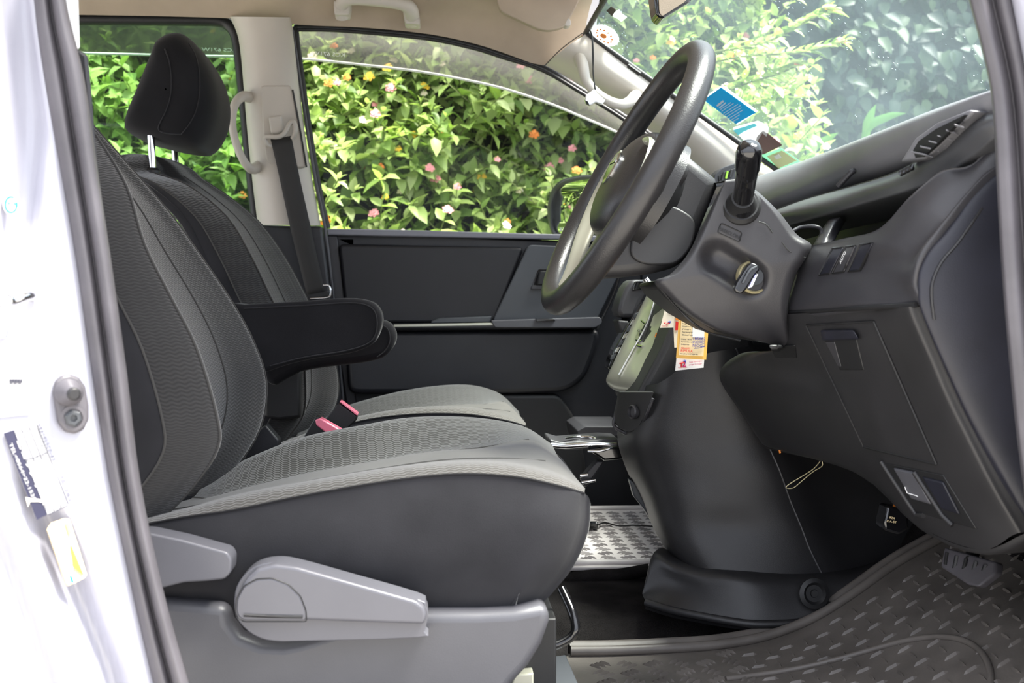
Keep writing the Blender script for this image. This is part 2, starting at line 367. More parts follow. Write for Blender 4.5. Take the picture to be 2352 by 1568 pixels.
# headliner: follows the door header on both sides, highest along the middle
hdr = [(-1.5, 0, 30), (180, 1, 34), (400, 1, 38), (560, 1, 44), (690, 1, 57), (842, 1, 64), (983, 1, 78), (1089, 1, 100), (1159, 1, 122), (1247, 1, 150), (1290, 1, 124), (1345, 1, 72)]
DH = 2.66
edge = [P(u, v, DH) for u, _, v in hdr[1:]]; edge = [Vector((-1.5, DH, edge[0].z+.0))]+edge
rows = []
for dy, dz in ((0, 0), (-.03, .038), (-.12, .075), (-.35, .105), (-.76, .118)):
    rows.append([Vector((min(p.x, .335+.06*(dy < -.1)) if i == len(edge)-1 else p.x*(1 if p.x < .2 else 1), DH+dy, (p.z if dy == 0 else max(p.z, edge[-1].z-.02)*.6+p.z*.4)+dz*(.55 if i == len(edge)-1 else 1))) for i, p in enumerate(edge)])
rows += [[mir(p) for p in r] for r in rows[-2::-1]]
cl = grid('ceiling', rows, M['beige'], None, 3, 3, thick=0); tag(cl, 'beige cloth headliner of the van', kind='structure')
rf = grid('roof', [[Vector((x, y, CZ+.80-.05*abs(y-1.9)**2-(.10 if abs(y-1.9) > .78 else 0)-max(0, x+.1)*.15)) for x in (-1.5, -.6, -.1, .2, .36)] for y in (1.06, 1.12, 1.3, 1.9, 2.5, 2.68, 2.74)], M['paint'], None, 2, 2, thick=.01)
tag(rf, 'white painted roof skin', kind='structure')
# front header between headliner and windscreen
hb = [P(1345, 72, 2.6), Vector((.34, 1.9, CZ+.70)), mir(P(1345, 72, 2.6))]

# windscreen: curved pane, trim_1 = passenger side pillar, seal round it
top_f, bot_f = P(1347, 72, 2.58), P(1862, 440, 2.56)
def ws(t, s, off=0):
    a = top_f.lerp(bot_f, t); x = a.x+.11*(1-(2*s-1)**2)*(.3+.7*t); y = a.y+(3.80-2*a.y)*s
    return Vector((x+off*.55, y, a.z+off*.83+.05*(1-(2*s-1)**2)*(1-t)))
wn = struct('window_1', 'hazy windscreen with stickers')
grid('pane', [[ws(t, s) for s in (0, .1, .3, .5, .7, .9, 1)] for t in (0, .33, .66, 1.03)], M['glassw'], wn, 4, 4)
tube('seal', [ws(1.05, 0, -.004), ws(.6, 0, -.004), ws(.15, 0, -.004), ws(.02, .004, -.004), ws(0, .03, -.004), ws(0, .5, -.004)], .006, M['rubd'], wn, 8)
# wiper-arm-like clip on the seal
tube('seal_clip', PP([(1442, 150, 2.53), (1470, 170, 2.53)]), .005, M['rubd'], wn, 6, 2)

# trim_1: pale pillar on the passenger side, wraps from windscreen edge to door header
L1 = [(1345, 73), (1400, 112), (1450, 150), (1530, 204), (1600, 262), (1680, 322), (1745, 372), (1850, 440)]
L2 = [(1250, 149), (1290, 170), (1332, 195), (1385, 228), (1441, 264), (1520, 322), (1600, 400), (1700, 500)]
Lm = [((a+c)/2, (b+d)/2) for (a, b), (c, d) in zip(L1, L2)]
ta = grid('trim_1', [[P(u, v, 2.585) for u, v in L1], [P(u-4, v+8, 2.575) for u, v in L1], [P(a*.6+c*.4, b*.6+d*.4, 2.565) for (a, b), (c, d) in zip(L1, L2)], [P(a*.25+c*.75, b*.25+d*.75, 2.60) for (a, b), (c, d) in zip(L1, L2)], [P(u, v, 2.665) for u, v in L2]], M['trim'], None, 4, 4, thick=0)
tag(ta, 'pale plastic windscreen pillar trim', kind='structure')
tube('trim_2', PP([(1252, 150, 2.63), (1290, 112, 2.60), (1338, 76, 2.575)]), .0012, M['pipe'])['kind'] = 'structure'

# passenger-side centre pillar
tb = struct('trim_3', 'pale pillar trim beside the passenger seat')
BL = [(528, 38), (548, 90), (558, 180), (566, 280), (578, 400), (592, 516)]; BR = [(668, 40), (676, 90), (686, 180), (697, 280), (715, 400), (737, 518)]
def colr(f, d): return [P(a*(1-f)+c*f, b*(1-f)+e*f, d) for (a, b), (c, e) in zip(BL, BR)]
grid('upper_cover', [colr(0, 2.66), colr(.06, 2.625), colr(.3, 2.60), colr(.7, 2.60), colr(.94, 2.625), colr(1, 2.66)], M['trim'], tb, 4, 4)
slab('guide_panel', [(598, 196), (666, 196), (672, 204), (703, 384), (640, 384), (612, 372), (606, 330)], 2.594, .02, M['trim'], tb, .003, r=10)
tube('panel_groove', PP([(672, 206, 2.592), (688, 290, 2.592), (704, 384, 2.592)]), .0022, M['rubd'], tb, 6, 2)
slab('height_adjuster', [(616, 268), (646, 264), (651, 300), (636, 308), (622, 306)], 2.575, .03, M['trim'], tb, .004, r=5)
slab('lower_cover', [(594, 516), (739, 519), (762, 690), (790, 960), (640, 960), (600, 700)], 2.63, .06, M['door'], tb, .006)
tube('door_seal_strip', PP([(672, 70, 2.655), (684, 150, 2.655), (706, 300, 2.655), (726, 420, 2.655), (746, 520, 2.65), (766, 690, 2.65), (790, 950, 2.65)]), .0035, M['grey'], tb, 6)

# windows on the passenger side
w3 = struct('window_2', 'tinted rear side window')
fr_o = rnd([(-200, 46), (500, 44), (548, 62), (580, 300), (610, 540), (-200, 540)], 30)
slab('pane', rnd([(-200, 56), (530, 52), (596, 535), (-200, 535)], 40), 2.72, .004, M['glassr'], w3, 0)
tube('black_seal', [P(u, v, 2.70) for u, v in [(-200, 43), (180, 44), (420, 46), (500, 48), (528, 60), (545, 92), (556, 180), (566, 280), (578, 400), (592, 530)]], .013, M['rubd'], w3, 8, 4)
slab('smoke_visor', [(-200, 58), (500, 54), (552, 100), (556, 130), (380, 127), (180, 122), (-200, 118)], 2.80, .003, M['visor'], w3, 0)
tube('visor_edge', PP([(-200, 118, 2.797), (180, 122, 2.797), (380, 127, 2.797), (556, 130, 2.797)]), .0028, M['white'], w3, 6, 2)
text_px('visor_lettering', 'KCS 671W', (545, 119), (465, 117), 8, lambda u, v: P(u, v, 2.792), M['dwhite'], w3, flip=-1)

# passenger door with its window
d1 = struct('door_1', 'black front passenger door')
HD = [(684, 62), (760, 63), (842, 69), (983, 83), (1089, 105), (1159, 127), (1247, 156), (1332, 205), (1441, 274), (1520, 335), (1590, 440)]
Dd = 2.69
slab('window_pane', HD+[(1560, 560), (745, 540)], 2.735, .004, M['glass'], d1, 0)
tube('window_seal', [P(u, v, 2.69) for u, v in [(752, 524), (735, 450), (708, 290), (690, 160), (680, 80), (686, 62)]+HD[1:]], .0075, M['rubd'], d1, 8, 4)
tube('window_frame', [P(u, v+6, 2.675) for u, v in HD], .0045, M['rubd'], d1, 8, 4)
VE = [(684, 134), (760, 141), (842, 150), (948, 162), (1053, 180), (1159, 204), (1265, 239), (1335, 268), (1420, 305), (1500, 345)]
grid('rain_visor', [[P(u, v-4, 2.755) for u, v in HD[:-1]], [P((a+c)/2, (b+d)/2, 2.79) for (a, b), (c, d) in zip(HD, VE)], [P(u, v, 2.80) for u, v in VE]], M['visor'], d1, 4, 3)
tube('visor_edge', [P(u, v, 2.80) for u, v in VE], .0028, M['white'], d1, 6, 4)
text_px('visor_lettering', 'KCS 671W', (793, 131), (718, 126), 9, lambda u, v: P(u, v, 2.790), M['dwhite'], d1, flip=-1)
slab('inner_skin', rnd([(752, 532), (1480, 560), (1480, 1200), (800, 1200)], 10), 2.70, .05, M['door'], d1, .004)
slab('belt_rail', [(750, 525), (900, 527), (1290, 538), (1450, 545), (1450, 560), (1290, 550), (752, 540)], 2.675, .04, M['trim2'], d1, .003)
slab('door_edge', [(748, 540), (775, 540), (800, 760), (822, 960), (800, 960), (772, 760)], 2.685, .03, M['dashl'], d1, .003)
slab('padded_panel', rnd([(777, 560), (1204, 568), (1136, 742), (796, 742)], 14), 2.672, .04, M['doorv'], d1, .008, seg=4)
slab('switch_bezel', rnd([(1214, 562), (1450, 572), (1370, 738), (1130, 738)], 10), 2.660, .05, M['doorg'], d1, .006)
slab('armrest_ledge', rnd([(800, 744), (1100, 742), (1360, 738), (1375, 742), (1370, 754), (800, 756)], 6), 2.63, .07, M['door'], d1, .006)
slab('ledge_strip', [(905, 745), (1080, 742), (1140, 741), (1140, 747), (905, 751)], 2.628, .01, M['satin'], d1, .001)
slab('grip_ledge', rnd([(1128, 736), (1380, 728), (1384, 742), (1368, 752), (1136, 752)], 6), 2.612, .09, M['grey'], d1, .006, seg=4)
slab('grip_recess', [(990, 738), (1010, 730), (1130, 726), (1126, 740), (990, 743)], 2.655, .02, M['doorg'], d1, .003)
slab('lower_panel', rnd([(790, 762), (1380, 756), (1372, 800), (1345, 870), (1300, 900), (1180, 905), (800, 905)], 24), 2.655, .05, M['door'], d1, .012, seg=4)
slab('map_pocket', rnd([(1010, 906), (1285, 906), (1322, 960), (1345, 1060), (1345, 1160), (1010, 1160)], 16), 2.66, .05, M['black'], d1, .008)
slab('handle_cup', rnd([(1236, 618), (1272, 618), (1266, 664), (1220, 664)], 5), 2.655, .03, M['gloss'], d1, .002)
slab('inner_handle', rnd([(1240, 622), (1262, 622), (1256, 654), (1234, 654)], 4), 2.645, .02, M['black'], d1, .003)
slab('handle_base', rnd([(1222, 655), (1266, 655), (1263, 664), (1220, 664)], 2), 2.648, .02, M['dashl'], d1, .001)
slab('window_switch', [(1230, 732), (1272, 731), (1276, 737), (1232, 738)], 2.60, .03, M['gloss'], d1, .0015)
tube('door_shadow_gap', PP([(1372, 755, 2.65), (1415, 660, 2.66), (1440, 560, 2.665)]), .003, M['rubd'], d1, 6)

# near side: door jamb (centre pillar of the driver's side), painted body seen from the open door
SL = [(-60, 66), (0, 78), (60, 84), (170, 100), (300, 122), (400, 141), (600, 175), (850, 210), (1100, 250), (1350, 302), (1568, 352), (1680, 382)]
SR = [(-60, 146), (0, 152), (60, 164), (170, 192), (300, 212), (400, 226), (600, 256), (850, 291), (1100, 322), (1350, 374), (1568, 434), (1680, 468)]
def su(v): return float(np.interp(v, [a for a, _ in SL], [b for _, b in SL]))
def Xj(v): return P(su(v), v, 1.10).x
jb = struct('trim_4', 'white painted door jamb of the open driver door')
def Jd(u, v): return 1.10-.00023*(su(v)-u)
def jrel(u, v):
    r = 0
    ch = np.interp(v, [-60, 150, 300, 480, 600], [48, 62, 72, 66, 40]); wd = np.interp(v, [-60, 300, 600], [40, 44, 30])
    if v < 640: r += .030*math.exp(-((u-ch+10)/wd)**4)*(1 if v < 520 else max(0, (640-v)/120))
    r += .030*math.exp(-((u-np.interp(v, [1080, 1568], [60, 262]))/34)**2)*min(1, max(0, (v-1060)/180))
    r += .022*math.exp(-((u-np.interp(v, [1100, 1568], [-60, 110]))/40)**2)*min(1, max(0, (v-1060)/180))
    return r
rows = []
for v in list(range(-60, 1700, 40)):
    p = P(su(v), v, 1.10); r = [Vector((p.x-.01, 1.15, p.z)), Vector((p.x+.003, 1.13, p.z)), p]
    r += [P(su(v)-d, v, Jd(su(v)-d, v)+jrel(su(v)-d, v)) for d in list(range(12, 480, 12))]
    rows.append(r)
grid('pillar_skin', rows, M['paint'], jb, 1, 1)
prism('outer_skin', [(-1.4, .98, CZ+.62), (-.50, .98, CZ+.62), (-.46, .98, CZ-.55), (-1.4, .98, CZ-.55)], (0, .02, 0), M['paint'], jb, .01)
def jp(u, v, lift=0): return P(u, v, Jd(u, v)+jrel(u, v)*.0)
def strip(name, A, B, D, prof, mat, par, thick=0):
    """weatherstrip: prof = list of (fraction across, depth offset)"""
    rows = []
    for f, dd in prof:
        rows.append([P(a*(1-f)+b*f, v, D+dd) for (v, a), (_, b) in zip(A, B)])
    return grid(name, rows, mat, par, 4, 3, thick=thick)
strip('weatherstrip', SL, SR, 1.10, [(-.02, .02), (0, .0), (.12, -.006), (.3, -.008), (.42, -.003), (.5, .004), (.56, -.006), (.7, -.012), (.85, -.010), (.97, .0), (1, .03)], M['rub'], jb)
# upper inner trim behind the strip, and the dark cover below it
slab('inner_trim_upper', [(120, -60), (176, -60), (181, 112), (166, 112), (130, 90)], 1.15, .006, M['white'], jb, .003)
slab('belt_cover', [(150, 90), (170, 106), (200, 126), (208, 210), (216, 316), (230, 440), (200, 440)], 1.16, .006, M['dashl'], jb, .003)

# near front pillar and its weatherstrip at the right edge
NL = [(-60, 2216), (0, 2228), (100, 2254), (200, 2276), (300, 2286), (400, 2291), (600, 2302), (800, 2318), (1000, 2338), (1200, 2366), (1600, 2440)]
NR = [(-60, 2324), (0, 2332), (100, 2352), (200, 2370), (300, 2382), (400, 2390), (600, 2404), (800, 2422), (1000, 2442), (1200, 2470), (1600, 2546)]
ja = struct('trim_5', 'pillar edge at the right with its rubber strip')
strip('weatherstrip', NL, NR, 1.08, [(-.03, .04), (0, .0), (.1, -.008), (.3, -.012), (.42, -.002), (.5, .006), (.6, -.004), (.78, -.010), (.95, -.004), (1, .03)], M['rub'], ja)
grid('pillar_skin', [[P(b-12, v, 1.08+.02) for v, b in NR], [P(b, v, 1.06) for v, b in NR], [P(b+80, v, 1.04) for v, b in NR], [P(b+300, v, 1.03) for v, b in NR]], M['paint'], ja, 3, 3)

# ------------------------------------------------------------------ hedge outside
LEAF = []
for k in range(3):
    L = 1.0; wd = (.30, .36, .27)[k]; fold = (.10, .14, .07)[k]
    vs = [(0, 0, 0), (.28, wd*.85, fold*.9), (.28, 0, 0), (.28, -wd*.85, fold*.9), (.62, wd*.72, fold*.5), (.62, 0, -.02), (.62, -wd*.72, fold*.5), (1, 0, -.14)]
    fs = [(0, 2, 1), (0, 3, 2), (1, 2, 5, 4), (2, 3, 6, 5), (4, 5, 7), (5, 6, 7)]
    LEAF.append((np.array(vs), fs))
def frame(d, upb):
    d = d/np.linalg.norm(d); s = np.cross(upb, d); s = s/(np.linalg.norm(s)+1e-9); n = np.cross(d, s); return np.stack([d, s, n])
class Foliage:
    def __init__(s): s.L = []
    def leaf(s, o, d, size, upb=(0, 0, 1), k=None):
        s.L.append((np.array(o, float), frame(np.array(d, float), np.array(upb, float)), size, rng.integers(3) if k is None else k))
    def build(s, name, mat, parent, singles):
        """the leaves nearest the car become objects of their own, the rest one mass"""
        order = sorted(range(len(s.L)), key=lambda i: s.L[i][4] if len(s.L[i]) > 4 else s.L[i][0][1])
        vis = [i for i in order if s.seen(s.L[i][0])]
        one = set(vis[:singles]); V = []; F = []; n = 0
        for i, (o, fr, sz, k) in enumerate(s.L):
            if i in one: continue
            vs, fs = LEAF[k]; V.append(o+(vs*sz)@fr); F += [tuple(a+n for a in f) for f in fs]; n += len(vs)
        me = bpy.data.meshes.new('m'); me.from_pydata(np.concatenate(V).tolist(), [], F); me.polygons.foreach_set('use_smooth', [True]*len(F))
        o = link(name, me, mat, parent); o['kind'] = 'stuff'
        for i in one:
            oo, fr, sz, k = s.L[i]
            q = bpy.data.objects.new('leaf', leafmesh(k, mat)); C.objects.link(q); q.parent = parent
            mm = Matrix((Vector(fr[0])*sz, Vector(fr[1])*sz, Vector(fr[2])*sz)).transposed().to_4x4(); mm.translation = Vector(oo); q.matrix_basis = parent.matrix_basis.inverted()@mm
    def seen(s, p):
        q = Vector(p)-Vector((0, 0, CZ)); a = q.dot(fwd)
        u = CU+FPX*q.dot(rgt)/a; v = CV-FPX*q.dot(upv)/a
        return (700 < u < 1400 and 150 < v < 520) or (190 < u < 300 and 130 < v < 330) or (1400 < u < 2230 and 0 < v < 330)
LM = {}
def leafmesh(k, mat):
    if (k, mat.name) not in LM:
        vs, fs = LEAF[k]; me = bpy.data.meshes.new('leaf'); me.from_pydata(vs.tolist(), [], fs); me.polygons.foreach_set('use_smooth', [True]*len(fs)); me.materials.append(mat); LM[(k, mat.name)] = me
    return LM[(k, mat.name)]
FL = []
for nm in ('fpink', 'fyel', 'fora', 'fwht'):
    bm = bmesh.new()
    for i in range(14):
        q = i*2.4; r = .45*math.sqrt(i/14)*2; x, y = r*math.cos(q)*.5, r*math.sin(q)*.5; z = .32*(1-(x*x+y*y)*2)
        c = Vector((x, y, z)); ring = [bm.verts.new(c+Vector((math.cos(a)*.17, math.sin(a)*.17, .02*(-1)**j))) for j, a in enumerate(np.arange(5)*2*math.pi/5)]
        cc = bm.verts.new(c-Vector((0, 0, .05)))
        for j in range(5): bm.faces.new((cc, ring[j], ring[(j+1) % 5]))
    me = bpy.data.meshes.new('flower'); bm.to_mesh(me); bm.free(); me.materials.append(M[nm]); FL.append(me)
def flower(p, nrm, size, k, parent):
    q = bpy.data.objects.new('flower_cluster', FL[k]); C.objects.link(q); q.parent = parent
    mm = Vector(nrm).to_track_quat('Z', 'Y').to_matrix().to_4x4()@Matrix.Diagonal((size, size, size, 1)); mm.translation = Vector(p)
    q.matrix_basis = parent.matrix_basis.inverted()@mm
def hedge_y(x, z):
    n = noise.noise(Vector((x*1.3, z*1.5, 3)))*.34+noise.noise(Vector((x*3.1, z*3.4, 9)))*.16
    return 3.36+.30*z+n+.10*noise.noise(Vector((x*1.1, z*4.2, 20)))
def shrub(x0, x1, label, nshoot, singles, zr=(-.1, 2.35), yoff=0, fl=1.0, dens=1):
    root = thing('lantana_shrub', label, 'shrub', ((x0+x1)/2, 4.0+yoff, 0), group='flowering shrubs of the hedge')
    f = Foliage(); tw = []
    for i in range(nshoot):
        x = rng.uniform(x0, x1); z = rng.uniform(*zr)
        y = hedge_y(x, z)+yoff+rng.exponential(.10)
        d = np.array([rng.normal(0, .55), -rng.uniform(.25, 1.0), rng.uniform(-.15, .9)]); d /= np.linalg.norm(d)
        n = rng.integers(3, 6); ln = rng.uniform(.10, .20); o = np.array([x, y, z]); ph = rng.uniform(0, 6.28)
        sd = np.cross(d, [0, 0, 1]); sd /= np.linalg.norm(sd); s2 = np.cross(sd, d)
        for k in range(n):
            b = o+d*ln*(k+.6)/n; a = ph+k*1.57
            for sgn in (1, -1):
                ld = (sd*math.cos(a)+s2*math.sin(a))*sgn*1.0+d*.55+np.array([0, 0, -.18]); sz = rng.uniform(.055, .088)*(1.1-.5*k/n)
                f.leaf(b, ld, sz, (rng.normal(0, .25), -.35+rng.normal(0, .25), 1))
        for q in range(2): f.leaf(o+d*ln, d+np.array([rng.normal(0, .5), 0, .3]), .03, (0, -.3, 1))
        tw.append((o-d*.12, o+d*ln))
        if rng.random() < .11*fl and y < hedge_y(x, z)+yoff+.11:
            flower(o+d*(ln+.015), (d[0]*.5, d[1]-.2, .45), rng.uniform(.020, .034), int(rng.choice([0, 0, 1, 2, 3])), root)
    f.build('foliage', M['leaf'], root, singles)
    V = []; F = []; n = 0
    for a, b in tw:
        d = (b-a)/np.linalg.norm(b-a); s = np.cross(d, [0, 0, 1]); s /= np.linalg.norm(s); t = np.cross(d, s)
        for p, r in ((a, .0035), (b, .0018)):
            for q in range(3): V.append(p+(s*math.cos(q*2.09)+t*math.sin(q*2.09))*r)
        F += [(n, n+1, n+4, n+3), (n+1, n+2, n+5, n+4), (n+2, n, n+3, n+5)]; n += 6
    me = bpy.data.meshes.new('m'); me.from_pydata([tuple(v) for v in V], [], F)
    o = link('twigs', me, M['bark'], root); o['kind'] = 'stuff'
    g = grid('inner_shade', [[Vector((x, hedge_y(x, z)+yoff+.22, z)) for x in np.linspace(x0-.05, x1+.05, 9)] for z in np.linspace(-.05, zr[1]-.1, 9)], M['dkg'], root, 2, 2)
    return root
shrub(-2.3, -.75, 'flowering lantana bush seen through the rear side window behind the headrest', 1300, 90)
shrub(-.75, .75, 'dense lantana bush with pink and yellow flowers filling the passenger door window', 2300, 120, fl=2.2)
shrub(.75, 1.12, 'bright lantana bush seen through the upper left of the windscreen', 800, 90, fl=1.6)
# darker bank overgrown with vines, further off, seen through the windscreen
bank = thing('vine_bank', 'shaded ivy-covered bank beyond the windscreen at the right', 'vines', (2.6, 5.4, 0))
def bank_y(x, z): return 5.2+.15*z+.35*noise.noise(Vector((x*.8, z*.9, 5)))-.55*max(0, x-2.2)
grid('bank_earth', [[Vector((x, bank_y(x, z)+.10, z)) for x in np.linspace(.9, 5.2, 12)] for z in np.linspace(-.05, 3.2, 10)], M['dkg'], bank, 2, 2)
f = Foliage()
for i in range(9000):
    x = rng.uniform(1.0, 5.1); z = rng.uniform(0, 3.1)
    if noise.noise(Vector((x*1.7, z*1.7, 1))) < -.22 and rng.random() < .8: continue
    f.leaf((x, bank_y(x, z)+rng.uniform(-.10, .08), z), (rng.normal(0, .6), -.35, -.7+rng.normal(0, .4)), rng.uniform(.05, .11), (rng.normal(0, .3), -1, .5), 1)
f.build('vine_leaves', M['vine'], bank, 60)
# long sprigs reaching across the gap
sp = thing('lantana_branch', 'two long leafy lantana sprigs reaching across the windscreen view', 'branch', (1.3, 3.6, CZ+.6))
f = Foliage()
for path in ([(1640, 120, 3.7), (1760, 96, 3.55), (1850, 50, 3.45), (1900, 24, 3.4)], [(1600, 150, 3.7), (1720, 128, 3.5), (1830, 122, 3.4), (1930, 98, 3.35)], [(1640, 215, 3.6), (1720, 190, 3.5), (1790, 168, 3.45), (1830, 150, 3.4)]):
    c = crs(PP(path), 5); tube('stem', [Vector(p) for p in c], .0035, M['bark'], sp, 6, 1)
    for i in range(1, len(c)):
        d = c[i]-c[i-1]; d /= np.linalg.norm(d)
        for sgn in (1, -1):
            f.leaf(c[i], d*.7+np.array([rng.normal(0, .3), sgn*.6-.3, rng.uniform(-.5, .2)]), rng.uniform(.045, .07), (rng.normal(0, .2), -.3, 1))
        f.leaf(c[i], d*.4+np.array([0, -.5, .5]), .04, (0, -.3, 1))
    flower(c[-1], (.2, -.5, .6), .035, rng.integers(3), sp)
f.build('leaf_mass', M['leaf'], sp, 40)
rk = thing('rock', 'brown angular rock among the leaves behind the blue sticker', 'rock', P(1790, 240, 4.6))
slab('stone', [(1740, 190), (1800, 152), (1812, 230), (1830, 330), (1730, 330), (1700, 260)], 4.5, .3, M['stone'], rk, .02)
gp = thing('strap_leaf_plant', 'green strap-leaved plant low behind the dashboard edge', 'plant', P(1870, 360, 4.4))
for a in [[(1862, 350), (1850, 300), (1836, 270)], [(1862, 350), (1870, 320), (1872, 296)], [(1990, 300), (2000, 265), (2012, 240)], [(1990, 300), (2040, 268), (2080, 260)], [(1862, 350), (1900, 320), (1925, 305)]]:
    c = PP([(u, v, 4.4) for u, v in a]); tube('blade', [c[0]-Vector((0, 0, .15))]+c, [.004, .016, .014, .001], M['grass'], gp, 6, 4, flat=.15, nrm=(1, 0, .2))
# outer body around the opening, mostly beyond the frame
tube('roof_rail', [Vector((-1.3, 1.09, CZ+.70))]+[Vector((p.x, p.y-.02, p.z+.02)) for p in [mir(P(u, v, 2.69)) for u, v in HD]]+[Vector((.60, 1.09, CZ+.16))], .026, M['paint'], ja, 10, 3)
by = struct('trim_6', 'front wing and bonnet of the van')
prism('front_wing', [(.62, 1.03, ZF-.30), (1.75, 1.03, ZF-.20), (1.75, 1.03, CZ-.02), (1.05, 1.03, CZ+.14), (.64, 1.03, CZ+.22)], (0, .03, 0), M['paint'], by, .012)
prism('far_wing', [(.62, 2.76, ZF-.30), (1.75, 2.76, ZF-.20), (1.75, 2.76, CZ-.02), (1.05, 2.76, CZ+.14), (.80, 2.76, CZ+.18)], (0, .03, 0), M['paint'], by, .012)
grid('bonnet', [[Vector((x, y, z-.10*abs((y-1.9)/.85)**3)) for y in (1.04, 1.1, 1.5, 1.9, 2.3, 2.7, 2.78)] for x, z in ((.92, CZ+.13), (1.2, CZ+.12), (1.5, CZ+.06), (1.72, CZ-.02), (1.78, CZ-.12))], M['paint'], by, 3, 3, thick=-.02)

# ------------------------------------------------------------------ front seats
def seat(label, S):
    """S: pixel curves of the near and far bolsters at their depths"""
    x0 = P(700, 1200, S['yc'])
    root = thing('front_seat', label, 'seat', (x0.x, S['yc'], ZF), group='front seats')
    sn = PP(S['seam_n']); cn = PP(S['crest_n']); cf = PP(S['crest_f']); N = len(sn)
    ys, ye = S['y']; W = ye-ys
    def at(f, drop, i):
        p = cn[i].lerp(cf[i], f); fr = i/(N-1)
        k = math.sin(min(1, fr*1.15)*math.pi)**.7 if fr < .87 else .15
        return Vector((p.x, ys+W*(.07+.86*f), p.z-drop*(k*.8+.2*(fr < .85))))
    # cushion: velour top rolling over both bolsters and the front edge
    rows = []
    for i in range(N):
        s2 = Vector((sn[i].x, ye, cf[i].z-.028))
        rows.append([sn[i], sn[i].lerp(cn[i], .5)+Vector((0, -.002, .003)), cn[i], at(.10, .006, i), at(.24, .016, i), at(.5, .022, i), at(.74, .044, i), at(.90, .016, i), cf[i], Vector((cf[i].x, ye-.008, cf[i].z-.008)), s2])
    top = grid('cushion', rows, [M['fabc'], M['fabb'], M['fabp']], root, 4, 5, mid=lambda a, b: 1 if a >= 6 else (2 if a >= 2.5 else 0))
    tube('seam', [r[4]+Vector((0, 0, .0005)) for r in rows[:-1]], .0011, M['pipe'], top, 5, 5)
    tube('seam', [r[6]+Vector((0, 0, .0005)) for r in rows[:-1]], .0011, M['pipe'], top, 5, 5)
    # dark side cloth wrapping round the front
    bz = P(0, S['side_bottom'], ys).z
    front = rows[-1]; side = [r[0] for r in rows]
    path = side+[front[2]+Vector((.004, 0, -.012)), front[5]+Vector((.006, 0, -.006)), front[8]+Vector((.004, 0, -.012)), Vector((front[-1].x-.004, ye, front[-1].z))]
    path += [r[-1] for r in rows[-2::-2]]
    full = []
    for t in (0, .06, .3, .6, .85, 1):
        rr = []
        for k, p in enumerate(path):
            z = p.z*(1-t)+bz*t; out = .012*math.sin(t*math.pi)
            fx = 0
            if N-2 <= k <= N+3: fx = -.055*t*t+.004*math.sin(t*3)
            dy = -out if k < N else (out if k > N+2 else 0)
            rr.append(Vector((p.x+fx, p.y+dy*(1 if k < N-1 else .3), z)))
        full.append(rr)
    grid('cushion_side', full, M['fabs'], root, 4, 5)
    tube('side_seam', [p+Vector((0, -.001, 0)) for p in side], .0012, M['fabd'], root, 5, 5)
    # backrest: closed rings from bottom to top
    bn = PP(S['back_n']); bf = PP(S['back_f']); B = len(bn); rings = []
    for i in range(B):
        t = i/(B-1); a, b = bn[i], bf[i]; c = (a+b)/2
        th = .115*(1-.35*t); rec = .052*(1-t)**.6*(1 if t < .95 else 0)+.010
        ax = Vector((-1, 0, 0)); q = lambda y, dx, dz=0: Vector((c.x+dx, y, c.z+dz))
        o = .035*(1-.5*t); a1 = Vector((a.x, a.y, a.z)); b1 = Vector((b.x, b.y, b.z))
        az = a.z; bz_ = b.z
        rings.append([
            Vector((c.x-th-.03, c.y, c.z)), Vector((a.x-th-.01, a.y+.03, az)), Vector((a.x-th*.8, a.y-.02, az)), Vector((a.x-.085, a.y-o*.9, az)), Vector((a.x-.050, a.y-o, az)),
            a1, Vector((a.x-.012, a.y+.028, az)), Vector((a.x*.75+b.x*.25-rec*.8, a.y+.085, az*.75+bz_*.25)), Vector((c.x-rec, c.y, c.z)), Vector((a.x*.25+b.x*.75-rec*.8, b.y-.085, az*.25+bz_*.75)), Vector((b.x-.012, b.y-.028, bz_)),
            b1, Vector((b.x-.03, b.y+o*.9, bz_)), Vector((b.x-.075, b.y+o, bz_)), Vector((b.x-th*.8, b.y+.02, bz_)), Vector((b.x-th-.01, b.y-.03, bz_))])
    tp = rings[-1]; cc = sum(tp, Vector())/len(tp)
    for k, (sc_, dz) in enumerate(((.86, .018), (.6, .032), (.3, .038), (.04, .040))):
        rings.append([cc+Vector(((p.x-cc.x)*sc_-dz*.45, (p.y-cc.y)*sc_, (p.z-cc.z)*sc_+dz)) for p in tp])
    bk = grid('backrest', rings, [M['fab'], M['fabs']], root, 4, 4, closed=True, mid=lambda a, b: 1 if (a < 4 or a >= 12) else 0)
    tube('seam', [r[4]+Vector((0, -.0005, 0)) for r in rings[:B]], .0014, M['pipe'], bk, 5, 4)
    tube('seam', [r[5]+Vector((.001, -.001, 0)) for r in rings[:B]], .0012, M['pipe'], bk, 5, 4)
    tube('seam', [r[7]+Vector((.001, 0, 0)) for r in rings[:B]], .0011, M['pipe'], bk, 5, 4)
    tube('seam', [r[9]+Vector((.001, 0, 0)) for r in rings[:B]], .0011, M['pipe'], bk, 5, 4)
    tube('seam', [r[11]+Vector((.001, .001, 0)) for r in rings[:B]], .0012, M['pipe'], bk, 5, 4)
    return root
